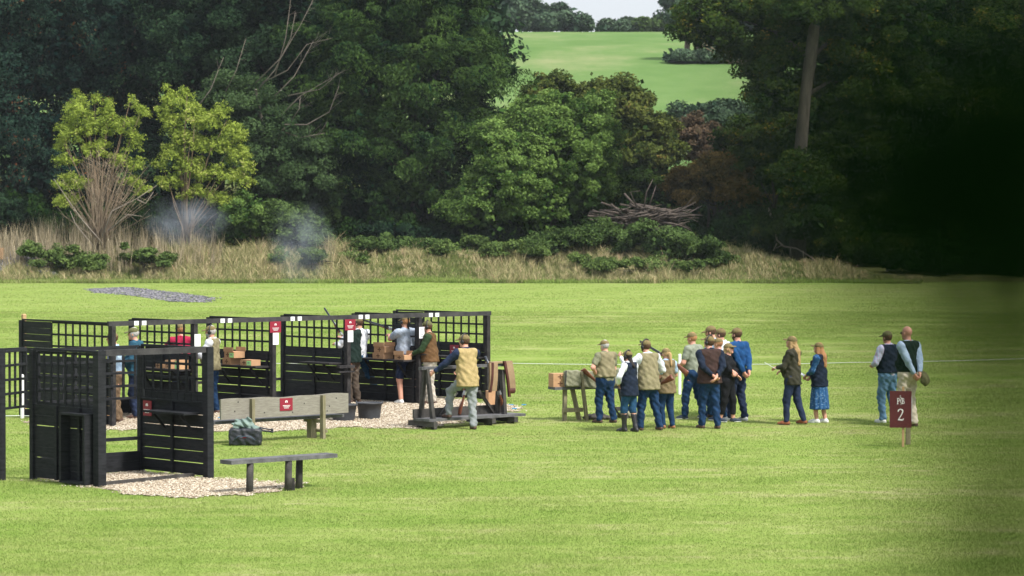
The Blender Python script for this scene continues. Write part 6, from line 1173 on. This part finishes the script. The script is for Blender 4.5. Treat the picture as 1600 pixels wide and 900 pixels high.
def near_tree():
    root = empty('overhanging_tree', (1.75, .4, 1.7)); o = np.array([1.75, .4, 1.7])
    n0 = MB(); n0.tube([(0, 0, 0), (.02, .05, 2.0), (-.05, .1, 4.0), (0, 0, 6.0)], [.24, .2, .17, .1], 12); n0.tube([(0, .05, 2.8), (-.7, .2, 3.0), (-1.3, -.3, 3.1)], [.09, .06, .03], 8); n0.tube([(.02, .05, 2.0), (-.55, .30, 2.18), (-1.15, .40, 2.30), (-1.56, .30, 2.22)], [.05, .03, .015, .006], 8)
    n0.build('trunk', M['darkbark'], root, smooth=True)
    cent = np.array([(0, -.2, 7.0), (-1.8, -1.2, 5.6), (1.6, 0, 5.8), (-.8, -2.5, 6.2), (0, 1.0, 6.6), (-2.6, .2, 6.2)]) ; rad = [(1.6, 1.6, 1.3), (1.5, 1.3, 1.0), (1.5, 1.4, 1.1), (1.6, 1.4, 1.2), (1.5, 1.2, 1.0), (1.4, 1.2, .9)]
    V, F, v = leaves(cent + np.array([0, 0, -1.2]), rad, .35, 26000, .10, .6, .1, .15); mesh_np('crown', V, F, M['oak'], root, face_attr=v)
    # twigs of leaves that hang into the right side of the view, far inside the focus distance
    P_, S_, = [], []
    spec = [(1625, 240, 50, 90, .27, 190), (1590, 300, 45, 75, .27, 110), (1530, 300, 55, 85, .27, 52), (1460, 310, 60, 85, .28, 34), (1380, 290, 60, 90, .28, 17), (1290, 270, 60, 90, .30, 7), (1510, 450, 40, 40, .27, 9), (1595, 80, 60, 60, .28, 22), (1500, 80, 60, 60, .28, 8), (1620, 520, 50, 60, .27, 20), (1620, 700, 55, 120, .27, 34), (1560, 640, 50, 130, .27, 16), (1600, 860, 60, 60, .27, 12), (920, 350, 40, 60, .45, 1)]
    pos, sz = [], []
    for px, py, sx, sy, d, nn in spec:
        for _ in range(nn): dd = d * random.uniform(.9, 1.15); q = W(random.gauss(px, sx), random.gauss(py, sy), dd); pos.append(np.array(q[:]) - o); sz.append(random.uniform(.004, .0072))
    pos = np.array(pos); sz = np.array(sz); n = len(pos); nr = rng.normal(size=(n, 3)) * .6 + np.array([0, -.8, .3]); nr /= np.linalg.norm(nr, axis=1)[:, None]; la = rng.normal(size=(n, 3)) + np.array([0, 0, -1.0]); la -= nr * (la * nr).sum(1)[:, None]; la /= np.linalg.norm(la, axis=1)[:, None]; lb = np.cross(nr, la)
    a_, b_ = la * sz[:, None], lb * sz[:, None] * .55; V = np.stack([pos + a_, pos + a_ * .35 + b_, pos - a_ * .45 + b_ * .8, pos - a_, pos - a_ * .45 - b_ * .8, pos + a_ * .35 - b_], 1).reshape(-1, 3)
    mesh_np('hanging_leaves', V, np.arange(6 * n).reshape(-1, 6), M['blot'], root, face_attr=rng.uniform(0, 1, n))
    tag(root, 'tree at the right whose blurred dark leaves hang close before the viewer', 'tree')
near_tree()
